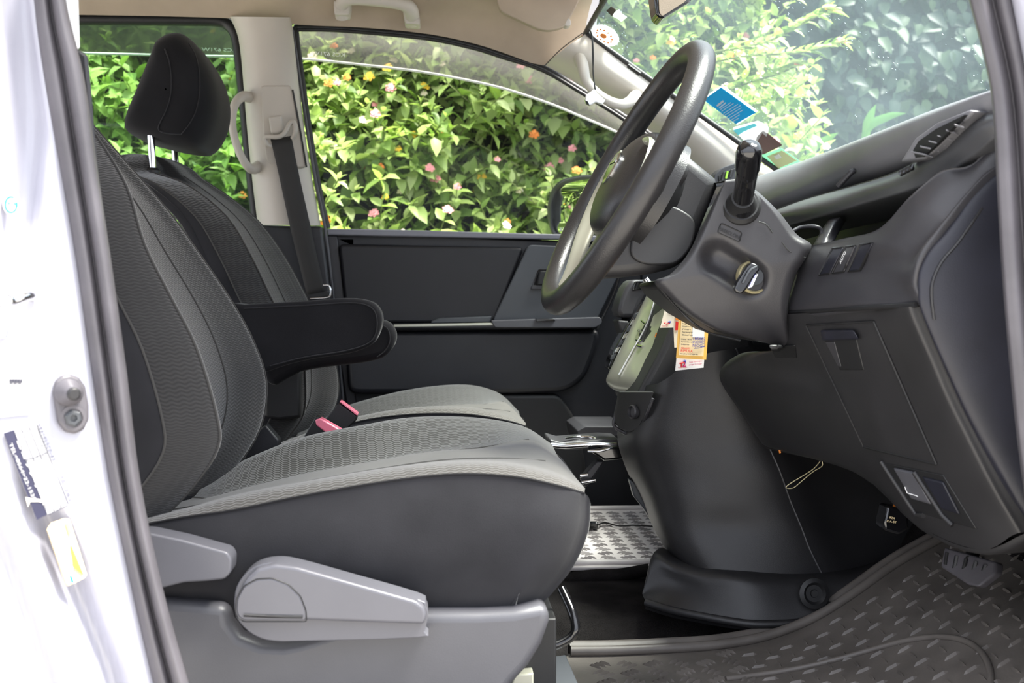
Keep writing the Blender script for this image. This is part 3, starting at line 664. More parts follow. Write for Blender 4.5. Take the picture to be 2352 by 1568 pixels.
drv = dict(yc=1.48, y=(1.25, 1.74), side_bottom=1420,
  seam_n=[(330, 1204, 1.25), (430, 1186, 1.25), (540, 1170, 1.25), (700, 1137, 1.25), (900, 1103, 1.25), (1050, 1088, 1.25), (1180, 1094, 1.25), (1280, 1114, 1.25), (1342, 1132, 1.262)],
  crest_n=[(330, 1192, 1.285), (430, 1166, 1.285), (560, 1132, 1.285), (710, 1104, 1.285), (880, 1076, 1.285), (1040, 1060, 1.285), (1170, 1064, 1.285), (1275, 1088, 1.285), (1344, 1122, 1.285)],
  crest_f=[(470, 1112, 1.70), (520, 1078, 1.70), (600, 1040, 1.70), (700, 1004, 1.70), (830, 978, 1.70), (950, 959, 1.70), (1090, 959, 1.70), (1200, 978, 1.70), (1268, 1020, 1.69)],
  back_n=[(372, 1190, 1.30), (440, 1120, 1.30), (498, 1030, 1.30), (495, 950, 1.30), (450, 800, 1.31), (395, 690, 1.32), (330, 560, 1.335), (290, 430, 1.36), (225, 320, 1.40), (150, 215, 1.45)],
  back_f=[(490, 1130, 1.70), (540, 1075, 1.70), (596, 985, 1.70), (611, 880, 1.70), (582, 785, 1.70), (530, 690, 1.695), (455, 580, 1.68), (375, 472, 1.665), (250, 330, 1.63), (160, 230, 1.58)])
d_seat = seat('driver seat nearest the camera with dark velour cushion and grey plastic side', drv)
pas = dict(yc=2.27, y=(2.02, 2.52), side_bottom=1120,
  seam_n=[(650, 1022, 2.02), (690, 1008, 2.02), (760, 985, 2.02), (850, 962, 2.02), (960, 950, 2.02), (1060, 950, 2.02), (1120, 957, 2.02), (1175, 968, 2.02), (1207, 978, 2.03)],
  crest_n=[(640, 1018, 2.055), (690, 1000, 2.055), (760, 974, 2.055), (850, 950, 2.055), (960, 934, 2.055), (1060, 933, 2.055), (1125, 942, 2.055), (1180, 958, 2.055), (1208, 972, 2.055)],
  crest_f=[(690, 985, 2.48), (720, 965, 2.48), (780, 938, 2.48), (850, 916, 2.48), (940, 895, 2.48), (1030, 884, 2.48), (1095, 886, 2.48), (1150, 905, 2.48), (1192, 945, 2.47)],
  back_n=[(640, 1030, 2.07), (665, 1000, 2.07), (697, 950, 2.07), (701, 880, 2.07), (690, 800, 2.07), (630, 700, 2.08), (578, 592, 2.09), (520, 497, 2.11), (430, 425, 2.15), (350, 396, 2.20)],
  back_f=[(715, 1010, 2.48), (735, 985, 2.48), (768, 935, 2.48), (777, 880, 2.48), (760, 800, 2.48), (708, 690, 2.48), (655, 592, 2.47), (600, 515, 2.46), (540, 462, 2.43), (470, 414, 2.38)])
p_seat = seat('passenger seat on the far side with its tall dark head restraint', pas)
# passenger head restraint (a part of the seat) on two chrome posts
def headrest(root, y0, y1, prof, mat):
    ym = (y0+y1)/2; pr = [P(u, v, ym) for u, v in prof]; c = sum(pr, Vector())/len(pr); rows = []
    for f in (0, .006, .03, .10, .25, .5, .75, .90, .97, .994, 1):
        s = (1-abs(2*f-1)**4.0)**.33 if 0 < f < 1 else .03
        s = .02 if f in (0, 1) else (.36 if f in (.006, .994) else max(s, .62))
        rows.append([Vector((c.x+(p.x-c.x)*s, y0+(y1-y0)*f, c.z+(p.z-c.z)*s)) for p in pr])
    return grid('head_restraint', rows, mat, root, 4, 4, closed=True)
hr = headrest(p_seat, 2.16, 2.44, [(388, 104), (370, 140), (338, 220), (309, 292), (318, 318), (372, 336), (440, 350), (478, 345), (508, 300), (517, 240), (503, 180), (470, 125), (432, 92)], M['fabd'])
dg = bpy.context.evaluated_depsgraph_get(); dg.update()
from mathutils.bvhtree import BVHTree
def on(T_, u, v, lift, dflt=1.35):
    h = T_.ray_cast(Vector((0, 0, CZ)), ray(u, v).normalized())
    p = h[0] if h[0] else P(u, v, dflt)
    return p-ray(u, v).normalized()*lift
HT_ = BVHTree.FromObject(hr, dg)
for pth in ([(378, 112), (388, 140), (393, 180), (391, 220), (380, 256), (366, 284), (364, 296), (374, 304), (400, 308), (416, 308)], [(434, 100), (450, 130), (458, 170), (458, 215), (450, 255), (434, 286), (416, 308)]):
    tube('seam', [on(HT_, u, v, .0012, 2.2) for u, v in crs(pth, 4)], .0013, M['fabs'], hr, 5, 1)
tube('post', PP([(351, 392, 2.21), (346, 300, 2.21)]), .0065, M['chrome'], p_seat, 12, 1)
tube('post', PP([(405, 402, 2.39), (400, 320, 2.39)]), .0065, M['chrome'], p_seat, 12, 1)
lathe('post_collar', P(351, 388, 2.21)-Vector((0, 0, .01)), (0, 0, 1), [(0, 0), (.013, 0), (.013, .007), (.009, .012), (0, .012)], M['black'], p_seat, 16)
lathe('post_collar', P(404, 396, 2.39)-Vector((0, 0, .01)), (0, 0, 1), [(0, 0), (.013, 0), (.013, .007), (.009, .012), (0, .012)], M['black'], p_seat, 16)

# driver seat: plastic valance, levers, rail
V = slab('side_valance', [(340, 1376), (400, 1381), (500, 1390), (524, 1394), (528, 1430), (552, 1462), (600, 1480), (650, 1482), (690, 1474), (800, 1440), (985, 1408), (1100, 1408), (1180, 1404), (1240, 1392), (1262, 1396), (1262, 1430), (1245, 1480), (1215, 1530), (1180, 1568), (1120, 1660), (340, 1660)], 1.225, .05, M['grey'], d_seat, .010, seg=5)
slab('valance_recess', [(380, 1384), (1240, 1402), (1200, 1520), (380, 1540)], 1.25, .03, M['black'], d_seat, .004)
lv = slab('height_lever', [(540, 1360), (556, 1326), (588, 1300), (630, 1291), (680, 1297), (800, 1330), (960, 1376), (978, 1392), (983, 1412), (975, 1450), (962, 1464), (700, 1472), (630, 1472), (590, 1462), (560, 1440), (540, 1410)], 1.198, .03, M['lever'], d_seat, .010, sm=3, seg=5)
slab('lever_face', [(543, 1400), (546, 1368), (562, 1334), (590, 1306), (630, 1296), (680, 1302), (800, 1336), (955, 1380), (975, 1396), (979, 1414), (974, 1434), (850, 1430), (700, 1424), (560, 1419)], 1.186, .03, M['lever'], lv, .009, r=8, seg=5)
cap = slab('pivot_cap', [(543, 1402), (545, 1375), (560, 1348), (590, 1331), (625, 1329), (660, 1343), (688, 1370), (700, 1402), (702, 1424), (560, 1424), (548, 1416)], 1.1855, .012, M['lever'], lv, .0012, r=6)
tube('cap_groove', [P(u, v, 1.1858) for u, v in rnd([(541, 1404), (543, 1375), (559, 1346), (590, 1329), (625, 1327), (662, 1341), (690, 1368), (703, 1402), (704, 1427), (560, 1427), (546, 1418)], 6)], .0006, M['black'], lv, 5, 1, closed=True)
tube('cap_recess', PP([(560, 1412, 1.1852), (620, 1415, 1.1852), (695, 1416, 1.1852)]), .0018, M['dash'], lv, 6, 2)
rl = slab('recline_lever', [(320, 1222), (344, 1224), (420, 1240), (500, 1262), (522, 1268), (532, 1284), (530, 1316), (516, 1330), (480, 1334), (420, 1338), (374, 1350), (320, 1356)], 1.205, .035, M['lever'], d_seat, .012, r=8, seg=5)
tube('slide_bar', PP([(1290, 1352, 1.36), (1312, 1400, 1.34), (1322, 1440, 1.33), (1312, 1462, 1.33), (1280, 1480, 1.33), (1230, 1492, 1.33)]), .0052, M['gloss'], d_seat, 10)
prism('seat_rail', [P(1228, 1512, 1.42), P(1300, 1502, 1.42), P(1350, 1620, 1.30), P(1228, 1620, 1.30)], (0, 0, -.03), M['doorg'], d_seat, .002)
slab('rail_end', [(1180, 1550), (1226, 1545), (1226, 1640), (1160, 1640)], 1.30, .08, M['satin'], d_seat, .002)
slab('hinge_cover', [(560, 1050), (580, 1000), (610, 975), (640, 1010), (640, 1028), (565, 1056)], 1.78, .03, M['door'], d_seat, .006)
boxo('frame_base', (P(900, 1450, 1.5).x, 1.5, ZF+.05), (.38, .36, .12), M['black'], d_seat)
boxo('frame_base', (P(950, 1100, 2.27).x, 2.27, ZF+.06), (.36, .38, .12), M['black'], p_seat)
# armrests
ar1 = slab('armrest', [(520, 708), (560, 699), (700, 691), (790, 684), (845, 690), (869, 706), (878, 735), (868, 772), (848, 795), (800, 812), (720, 824), (660, 838), (600, 858), (520, 880)], 1.79, .062, M['fabd'], d_seat, .012, sm=3, seg=5)
tube('seam', PP([(560, 708, 1.789), (700, 701, 1.789), (800, 695, 1.789), (846, 702, 1.789), (864, 724, 1.789), (864, 762, 1.789), (846, 788, 1.789), (790, 806, 1.789), (700, 820, 1.789), (620, 840, 1.789)]), .0012, M['fabs'], ar1, 5, 4)
ar2 = slab('armrest', [(600, 750), (700, 740), (850, 735), (888, 738), (906, 756), (910, 778), (900, 802), (878, 822), (830, 834), (760, 842), (690, 854), (612, 884)], 1.93, .062, M['fabd'], p_seat, .012, sm=3, seg=5)
tube('seam', PP([(860, 742, 1.929), (888, 752, 1.929), (896, 778, 1.929), (886, 804, 1.929), (866, 820, 1.929)]), .0012, M['fabs'], ar2, 5, 4)
slab('backrest_bracket', [(606, 850), (690, 850), (692, 960), (640, 966), (606, 960)], 2.035, .03, M['black'], p_seat, .006)

# buckles standing between the seats
def buckle(label, pts, top, D, mt):
    b = thing('belt_buckle', label, 'buckle', P(pts[0][0], pts[0][1], D), group='belt buckles between the seats')
    slab('housing', pts, D, .024, M['black'], b, .003, r=4); slab('release_button', top, D-.003, .026, mt, b, .002, r=3); return b
buckle('belt buckle with glowing pink-red button nearer the driver seat', [(690, 1016), (726, 955), (788, 990), (772, 1012), (700, 1024)], [(724, 964), (736, 960), (784, 988), (784, 998), (760, 1003), (726, 976)], 1.83, M['red'])
buckle('plain black belt buckle back with a thin pink edge behind the other', [(742, 968), (778, 925), (821, 955), (818, 966), (784, 998), (760, 990)], [(779, 922), (783, 921), (822, 950), (821, 955)], 1.90, M['red'])

# passenger belt: guide, webbing and anchor
bt = thing('seat_belt', 'black seat belt hanging on the pale pillar beside the passenger seat', 'seat belt', P(650, 310, 2.57))
grid('webbing', [PP([(621, 318, 2.572), (645, 316, 2.57), (669, 312, 2.572)]), PP([(640, 400, 2.57), (662, 399, 2.568), (686, 396, 2.57)]), PP([(666, 520, 2.57), (690, 520, 2.566), (713, 518, 2.57)]), PP([(688, 610, 2.57), (712, 610, 2.566), (733, 609, 2.57)]), PP([(705, 678, 2.57), (728, 676, 2.568), (748, 672, 2.57)])], M['web'], bt, 3, 4, thick=.0015)
tube('belt_guide', PP([(608, 322, 2.57), (612, 314, 2.565), (640, 314, 2.56), (655, 304, 2.56), (666, 284, 2.56), (675, 281, 2.56), (679, 300, 2.56), (672, 318, 2.57)]), .005, M['trim'], bt, 8, 4)
tube('belt_guide', PP([(609, 318, 2.567), (613, 330, 2.57), (622, 336, 2.575)]), .004, M['trim'], bt, 8, 4)
slab('anchor_tongue', rnd([(706, 676), (752, 668), (756, 680), (712, 686)], 3), 2.558, .02, M['black'], bt, .002)
tube('anchor_wire', PP([(742, 655, 2.555), (756, 657, 2.555), (760, 672, 2.555), (752, 683, 2.555), (712, 686, 2.555)]), .0022, M['chrome'], bt, 8, 4)

# ------------------------------------------------------------------ handles, visor, mirrors up high
gh = thing('grab_handle', 'pale grab handle on the beige headliner above the passenger window', 'handle', P(870, 40, 2.6), group='grab handles')
tube('grip', PP([(786, 40, 2.62), (784, 14, 2.60), (800, -2, 2.57), (860, 0, 2.56), (918, 8, 2.56), (942, 20, 2.57), (948, 50, 2.62)]), [.014, .014, .0125, .012, .0125, .014, .015], M['trim'], gh, 12, 5, flat=1.1)
slab('mount_foot', [(766, 0), (806, 2), (802, 34), (768, 34)], 2.592, .05, M['trim'], gh, .004, r=6)
slab('mount_foot', [(924, 14), (958, 18), (966, 56), (930, 54)], 2.592, .05, M['trim'], gh, .004, r=6)
g2 = thing('grab_handle', 'curved pale grab handle on the pillar beside the passenger headrest', 'handle', P(560, 300, 2.58), group='grab handles')
tube('grip', PP([(574, 224, 2.62), (556, 222, 2.60), (538, 244, 2.575), (534, 290, 2.57), (546, 340, 2.57), (564, 376, 2.58), (580, 388, 2.60), (594, 382, 2.62)]), [.012, .011, .009, .0085, .0085, .009, .011, .013], M['trim'], g2, 12, 5)
g3 = thing('grab_handle', 'white curved grab handle on the windscreen pillar behind the hanging tag', 'handle', P(1400, 200, 2.55), group='grab handles')
tube('grip', PP([(1334, 146, 2.585), (1332, 136, 2.565), (1338, 150, 2.545), (1346, 184, 2.53), (1368, 212, 2.525), (1398, 232, 2.525), (1428, 240, 2.53), (1448, 232, 2.54), (1458, 222, 2.56), (1462, 220, 2.575)]), [.013, .013, .0125, .011, .0105, .0105, .011, .012, .013, .013], M['trim'], g3, 14, 5)
vs = thing('sun_visor', 'beige sun visor folded up on the headliner near the windscreen', 'visor', P(1230, 20, 2.5))
slab('panel', [(1140, 0), (1170, -60), (1360, -60), (1316, 30), (1296, 62), (1262, 70), (1236, 66), (1180, 40), (1150, 26)], 2.50, .022, M['beige'], vs, .007, r=10)
slab('pivot_clip', [(1302, 40), (1310, 44), (1312, 56), (1304, 60), (1296, 58)], 2.50, .03, M['trim'], vs, .003, r=3)
rm = thing('rear_view_mirror', 'interior mirror hanging from the windscreen at the top edge of the frame', 'mirror', P(1540, 0, 1.9))
MR = rnd([(1500, -20), (1580, -60), (1610, -40), (1586, 4), (1520, 44), (1508, 34)], 8)
slab('housing', MR, 1.90, .05, M['gloss'], rm, .006)
mg = prism('mirror_glass', [P(u, v, 1.8985-(u-1500)*.00001) for u, v in rnd([(1512, -20), (1578, -54), (1596, -36), (1576, 2), (1520, 38), (1514, 28)], 6)], (0, -.002, 0), M['beige'], rm, 0)  # headliner reflection painted as flat beige, not mirrored
mg['label'] = 'mirror glass painted flat beige for the headliner it reflects'
om = thing('door_mirror', 'outside mirror on the passenger side reflecting the hedge', 'mirror', P(1310, 470, 2.95))
Dm = lambda u, v: 3.02-(u-1265)*.0019
slab('housing', [(1264, 500), (1262, 470), (1272, 430), (1288, 412), (1330, 402), (1400, 400), (1400, 545), (1275, 545)], lambda u, v: Dm(u, v)+.004, .07, M['door'], om, .008, r=12)
slab('mirror_glass', [(1272, 500), (1271, 470), (1282, 436), (1298, 422), (1336, 412), (1392, 410), (1392, 538), (1282, 536)], Dm, .004, M['mirror'], om, 0, r=10)
slab('mount_arm', [(1400, 500), (1470, 520), (1470, 560), (1400, 548)], 2.74, .12, M['door'], om, .008)
tube('mirror_rim', [P(u, v, Dm(u, v)-.003) for u, v in rnd([(1268, 520), (1267, 470), (1279, 432), (1296, 417), (1336, 408), (1396, 406), (1396, 542), (1276, 541)], 10)], .005, M['black'], om, 8, 1, closed=True)
text_px('etched_number', 'KCS 671W', (1285, 531), (1345, 531), 9, lambda u, v: P(u, v, Dm(u, v)), M['white'], om, lift=(0, -.002, 0))

# hanging tag on a cord from the windscreen corner, stickers on the glass
tg = thing('hanging_tag', 'small white tag on a black cord hanging by the windscreen pillar', 'tag', P(1360, 225, 2.45))
tube('cord', PP([(1352, 66, 2.46), (1360, 80, 2.45), (1363, 130, 2.45), (1362, 170, 2.45), (1368, 206, 2.45)]), .0013, M['black'], tg, 6, 4)
tube('cord', PP([(1352, 66, 2.46), (1359, 84, 2.45), (1361, 140, 2.45), (1364, 180, 2.45), (1366, 206, 2.45)]), .0011, M['black'], tg, 6, 4)
slab('tag_card', [(1346, 218), (1366, 204), (1370, 212), (1390, 230), (1384, 240), (1368, 234), (1362, 238), (1354, 242), (1344, 232)], 2.445, .012, M['white'], tg, .002)
slab('lens', [(1343, 228), (1350, 232), (1355, 242), (1346, 238)], 2.442, .008, M['gloss'], tg, .001)
def wsu(u, v):                     # point on the windscreen seen at (u,v)
    best = None; d = ray(u, v).normalized(); o = Vector((0, 0, CZ)); lo, hi = .5, 3.2
    a, b = top_f, bot_f
    def F(k):
        p = o+d*k; s = (p.y-a.y)/(3.80-2*a.y) if abs(3.80-2*a.y) > 1e-6 else 0
        t = 0
        for _ in range(8):
            w_ = ws(t, s); dirv = (bot_f-top_f); t += (p.z-w_.z)/dirv.z
        return p.x-ws(t, s).x
    for _ in range(40):
        m_ = (lo+hi)/2
        if F(lo)*F(m_) <= 0: hi = m_
        else: lo = m_
    return o+d*lo
def wsprism(name, px, mat, par, th=.0012, r=0, lift=.002):
    if r: px = rnd(px, r)
    d = Vector((-.83, -.1, -.55)).normalized()*lift
    return prism(name, [wsu(u, v)+d for u, v in px], d.normalized()*th, mat, par, 0)
s1 = thing('windscreen_sticker', 'blue rectangular sticker with white print on the windscreen', 'sticker', wsu(1680, 240))
wsprism('backing', [(1618, 222), (1662, 194), (1743, 254), (1696, 285)], M['dwhite'], s1)
wsprism('print_area', [(1620, 226), (1660, 198), (1740, 256), (1695, 282)], M['dblue'], s1, lift=.004)
LW = lambda u, v: wsu(u, v)+Vector((-.83, -.1, -.55)).normalized()*.0062
for a, b, h in (((1651, 238), (1666, 226), 5), ((1657, 243), (1672, 231), 3), ((1660, 247), (1684, 231), 1.6), ((1663, 251), (1690, 233), 1.6), ((1667, 256), (1700, 235), 1.6), ((1670, 260), (1706, 238), 1.6), ((1674, 264), (1708, 243), 1.6), ((1679, 268), (1712, 248), 1.6), ((1683, 272), (1704, 259), 1.6), ((1688, 275), (1702, 267), 1.6)):
    wsprism('print_line', [a, b, (b[0]+h*.5, b[1]+h*.8), (a[0]+h*.5, a[1]+h*.8)], M['dwhite'], s1, lift=.0062, th=.0004)
s2 = thing('windscreen_sticker', 'white and pale blue rounded sticker partly behind the stalk', 'sticker', wsu(1720, 310))
wsprism('backing', [(1684, 292), (1744, 276), (1768, 290), (1760, 330), (1720, 330)], M['dwhite'], s2, r=6)
wsprism('print_area', [(1688, 296), (1736, 281), (1744, 286), (1712, 300), (1700, 308)], M['dteal'], s2, lift=.004, r=3)
s3 = thing('windscreen_sticker', 'brown licence disc sticker beside the stalk tip', 'sticker', wsu(1770, 325))
wsprism('backing', [(1740, 312), (1756, 297), (1800, 332), (1754, 354), (1738, 340)], M['brown'], s3, r=5)
s4 = thing('windscreen_sticker', 'square cream certificate in a green holder just above the dashboard', 'sticker', wsu(1800, 365))
wsprism('holder', [(1748, 356), (1796, 338), (1844, 372), (1790, 392)], M['dgreen'], s4, r=2)
wsprism('certificate', [(1766, 356), (1800, 343), (1834, 366), (1792, 384)], M['dcream'], s4, lift=.004)
wsprism('label_patch', [(1783, 354), (1794, 350), (1801, 358), (1789, 362)], M['dwhite'], s4, lift=.006)
s5 = thing('windscreen_sticker', 'round pale sticker with orange dial print at the upper windscreen corner', 'sticker', wsu(1392, 80))
def ring_px(c, a, b, tl, n=24): return [(c[0]+a*math.cos(q)*math.cos(tl)-b*math.sin(q)*math.sin(tl), c[1]+a*math.cos(q)*math.sin(tl)+b*math.sin(q)*math.cos(tl)) for q in np.arange(n)*2*math.pi/n]
wsprism('disc', ring_px((1392, 80), 34, 21, .5), M['dwhite'], s5)
for k in range(12):
    q = k*math.pi/6; c0 = (1392+20*math.cos(q)*.9, 80+13*math.sin(q)+8*math.cos(q)); wsprism('dial_mark', [(c0[0]-2, c0[1]-1), (c0[0]+2, c0[1]-1), (c0[0]+2, c0[1]+2), (c0[0]-2, c0[1]+2)], M['orange'], s5, lift=.004)
wsprism('dial_centre', ring_px((1390, 80), 8, 5, .5, 12), M['orange'], s5, lift=.004)
s6 = thing('windscreen_sticker', 'torn white and grey paper remnant at the top of the windscreen', 'sticker', wsu(1420, 30))
wsprism('torn_paper', [(1412, 28), (1424, 20), (1430, 30), (1442, 38), (1430, 48), (1420, 40), (1410, 36)], M['dwhite'], s6)
wsprism('grey_patch', [(1397, 22), (1408, 12), (1420, 20), (1410, 34)], M['stone'], s6, lift=.004)

# ------------------------------------------------------------------ steering wheel and column
wt, wb = P(1586, 130, 1.5), P(1280, 694, 1.5); wc = (wt+wb)/2; T = (wt-wb).normalized(); RW = (wt-wb).length/2
Yv = Vector((-.07, 1, 0)).normalized(); A = T.cross(Yv).normalized()
if A.x > 0: A = -A
W = lambda y, t, a=0: wc+Yv*y+T*t+A*a
sw = thing('steering_wheel', 'black leather three-spoke steering wheel seen almost edge-on', 'steering wheel', wc)
N = 96; pts = [W(RW*math.cos(2*math.pi*k/N), RW*math.sin(2*math.pi*k/N)) for k in range(N)]
rim = tube('rim', pts, .0165, M['leath'], sw, 20, 1, closed=True, nrm=A)
for k in range(22):                        # finger ridges on the back of the rim
    q = math.pi*(.52+.42*k/21); q0 = 2*math.pi*.5
    for s in (q,):
        p = W(RW*math.cos(s)*.94, RW*math.sin(s)*.94, -.010)
        if k % 2 == 0: tube('grip_ridge', [p-(p-wc).normalized().cross(A)*.006, p+(p-wc).normalized().cross(A)*.006], .0065, M['leath'], rim, 8, 1)
rings = []
for s, h in ((1, -.035), (1, -.012), (.97, .004), (.85, .018), (.6, .027), (.3, .031), (.03, .032)):
    r = []
    for k in range(24):
        q = 2*math.pi*k/24; cx_, sx_ = math.cos(q), math.sin(q)
        r.append(W(math.copysign(abs(cx_)**.8, cx_)*.088*s, math.copysign(abs(sx_)**.8, sx_)*.075*s-.004, h-.012))
    rings.append(r)
grid('airbag_pad', rings, M['leath'], sw, 2, 3, closed=True)
tube('pad_groove', [rings[2][k]*.5+rings[3][k]*.5 for k in range(24)], .0012, M['black'], sw, 5, 3, closed=True)
for s in (1, -1):
    tube('spoke', [W(s*.07, -.01, -.02), W(s*.12, -.012, -.018), W(s*.168, -.008, -.002)], [.034, .026, .016], M['leath'], sw, 12, 4, flat=.4, nrm=T)
    tube('spoke_trim', [W(s*.060, .040, .008), W(s*.092, .035, .002), W(s*.118, .015, -.002), W(s*.125, -.02, -.004), W(s*.098, -.070, -.004), W(s*.06, -.125, -.006), W(s*.045, -.160, -.004)], [.006, .012, .015, .015, .013, .010, .008], M['satin'], sw, 10, 4, flat=.35, nrm=(A.cross(T)*s))
tube('lower_spoke', [W(0, -.05, -.02), W(0, -.11, -.015), W(0, -.17, -.002)], [.05, .042, .036], M['leath'], sw, 12, 4, flat=.28, nrm=Yv)
lathe('emblem_ring', W(0, .005, .019), A, [(.014, 0), (.022, 0), (.022, .002), (.020, .003), (.014, .003)], M['chrome'], sw, 24)
tube('emblem_bar', [W(-.016, .012, .022), W(.016, .012, .022)], .0016, M['chrome'], sw, 6, 1)
lathe('hub', W(0, 0, -.02), -A, [(.07, 0), (.07, .03), (.05, .045), (.03, .07)], M['black'], sw, 24)

col = thing('steering_column', 'grey plastic steering column shroud behind the wheel with ignition lock', 'steering column', P(1700, 640, 1.5))
slab('wheel_back_cover', [(1500, 368), (1560, 356), (1590, 360), (1648, 408), (1652, 428), (1622, 500), (1592, 575), (1566, 612), (1500, 628), (1440, 636), (1372, 640), (1380, 600), (1440, 470)], 1.455, .11, M['dash'], col, .016, seg=5)
slab('switch_boss', [(1492, 380), (1520, 350), (1560, 348), (1578, 368), (1584, 395), (1572, 420), (1548, 434), (1510, 428)], 1.438, .06, M['leath'], col, .010, sm=3, seg=4)
slab('round_cover', [(1470, 502), (1495, 480), (1530, 470), (1570, 484), (1596, 510), (1590, 560), (1562, 598), (1530, 608), (1474, 604), (1448, 575)], 1.449, .03, M['dash'], col, .0025, sm=4)
Lc = [(1664, 414), (1642, 458), (1614, 516), (1578, 585), (1538, 630), (1503, 646), (1526, 676), (1576, 720), (1640, 756), (1706, 774), (1774, 791)]
Rc = [(1702, 410), (1750, 448), (1792, 490), (1830, 538), (1864, 562), (1852, 592), (1828, 632), (1812, 690), (1811, 736), (1813, 772), (1813, 795)]
def shD(u, v, k):
    ax, ay = 1648, 592; bx, by = 1722, 638; t = max(0, min(1, ((u-ax)*(bx-ax)+(v-ay)*(by-ay))/((bx-ax)**2+(by-ay)**2)))
    d = math.hypot(u-ax-(bx-ax)*t, v-ay-(by-ay)*t)
    return 1.402+.022*math.exp(-(d/34)**4)+max(0, k-5.0)**1.6*.0045
Lc_, Rc_ = crs(Lc, 6), crs(Rc, 6); rows = []; NR_ = len(Lc_)
for i in range(NR_):
    k_ = i/6; r = []
    for f_ in [0, .004, .012, .025, .045]+list(np.linspace(.07, .93, 40))+[.955, .975, .988, .996, 1]:
        u = Lc_[i][0]*(1-f_)+Rc_[i][0]*f_; v = Lc_[i][1]*(1-f_)+Rc_[i][1]*f_
        eb = min(f_, 1-f_)/.07; rd_ = (.022*(1-math.sqrt(max(0, 1-(1-eb)**2))) if eb < 1 else 0)+(.06 if f_ in (0, 1) else 0)
        r.append(P(u, v, shD(u, v, k_)+rd_))
    rows.append(r)
rows.insert(0, [p+Vector((.0, .10, .004)) for p in rows[0]]); rows.append([p+Vector((.01, .12, 0)) for p in rows[-1]])
grid('column_shroud', rows, M['dashl'], col, 1, 1)
slab('lower_shroud', [(1500, 648), (1560, 640), (1800, 700), (1800, 786), (1740, 784), (1650, 762), (1580, 722), (1530, 682)], 1.45, .14, M['black'], col, .012)
tube('shroud_seam', PP([(1506, 650, 1.416), (1560, 712, 1.42), (1620, 760, 1.425), (1700, 782, 1.43)]), .0015, M['black'], col, 6)
tube('shroud_split', PP([(1742, 508, 1.4005), (1760, 515, 1.4005), (1775, 535, 1.4005)]), .0007, M['black'], col, 5)
tube('shroud_split', PP([(1796, 556, 1.4008), (1815, 578, 1.402), (1850, 592, 1.41)]), .0007, M['black'], col, 5)
bd = rnd([(1656, 512), (1704, 534), (1698, 556), (1648, 534)], 5)
tube('embossed_badge', [P(u, v, 1.4015) for u, v in bd], .0007, M['black'], col, 5, 1, closed=True)
text_px('embossed_letters', 'PASSCLONI', (1649, 528), (1698, 550), 9, lambda u, v: P(u, v, 1.4012), M['black'], col, sxx=.9)
# ignition
io = P(1727, 636, 1.424); ia = Vector((.10, -1, .03)).normalized()
lathe('ignition_ring', io, ia, [(.0205, 0), (.0205, .010), (.0188, .012), (.0172, .010), (.0172, .004)], M['brass'], col, 36)
lathe('lock_face', io, ia, [(.017, 0), (.017, .008), (.0115, .0085)], M['dashl'], col, 30)
lathe('lock_barrel', io, ia, [(.0108, 0), (.0108, .011), (.010, .012), (0, .012)], M['doorg'], col, 24)
ky = thing('ignition_key', 'black ignition key in the lock with a small white tag', 'key', P(1718, 636, 1.40))
slab('key_bow', [(1716, 612), (1728, 603), (1746, 612), (1744, 622), (1734, 634), (1712, 668), (1698, 674), (1686, 664), (1700, 636)], 1.385, .012, M['gloss'], ky, .004, sm=2, seg=4)
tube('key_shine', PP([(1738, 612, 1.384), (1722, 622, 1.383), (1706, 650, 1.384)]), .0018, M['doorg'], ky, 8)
slab('key_tag', [(1734, 632), (1741, 629), (1728, 658), (1718, 662)], 1.386, .003, M['white'], ky, 0)
text_px('tag_number', 'KCT 4G', (1723, 660), (1738, 632), 5, lambda u, v: P(u, v, 1.385), M['inkb'], ky)
# stalk
st = thing('wiper_stalk', 'black control stalk standing up from the column shroud', 'stalk', P(1704, 470, 1.40))
lathe('rubber_boot', P(1701, 474, 1.408), P(1712, 430, 1.35)-P(1701, 474, 1.41), [(.024, 0), (.024, .006), (.0205, .010), (.0185, .010), (.017, .012), (.013, .03)], M['rubd'], st, 32)
tube('lever', PP([(1704, 478, 1.40), (1706, 458, 1.385), (1712, 420, 1.365), (1716, 392, 1.345), (1719, 362, 1.33)]), [.0145, .0122, .0122, .0128, .0135], M['gloss'], st, 24, 4)
tube('lever_knob', PP([(1717, 384, 1.342), (1719, 362, 1.328), (1720.5, 348, 1.318), (1722, 338, 1.311), (1722.5, 331, 1.3075)]), [.0143, .0147, .0143, .0115, .003], M['gloss'], st, 24, 5)

# ------------------------------------------------------------------ dashboard
db = thing('dashboard', 'dark grey moulded dashboard under the windscreen', 'dashboard', P(1900, 640, 1.6))
def off(r, x, y, z): return [p+Vector((x, y, z)) for p in r]
Aq = [(2360, 186, 1.14), (2283, 206, 1.17), (2150, 250, 1.29), (2000, 310, 1.47), (1850, 368, 1.78), (1770, 396, 1.98), (1700, 424, 2.2), (1625, 478, 2.60)]
Bq = [(2360, 238, 1.13), (2283, 240, 1.16), (2180, 286, 1.24), (2050, 346, 1.39), (1900, 404, 1.62), (1800, 444, 1.80), (1700, 480, 2.05), (1600, 520, 2.50)]
ra, rb = PP(Aq), PP(Bq)
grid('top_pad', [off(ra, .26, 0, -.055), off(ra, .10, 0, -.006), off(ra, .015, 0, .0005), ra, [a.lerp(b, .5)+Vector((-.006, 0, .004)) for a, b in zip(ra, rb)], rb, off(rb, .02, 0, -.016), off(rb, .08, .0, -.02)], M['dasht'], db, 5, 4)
Cq = [(2360, 250, 1.14), (2283, 258, 1.16), (2220, 290, 1.20), (2140, 350, 1.27), (2060, 396, 1.36), (1960, 428, 1.48), (1850, 458, 1.60), (1760, 490, 1.70), (1700, 510, 1.8)]
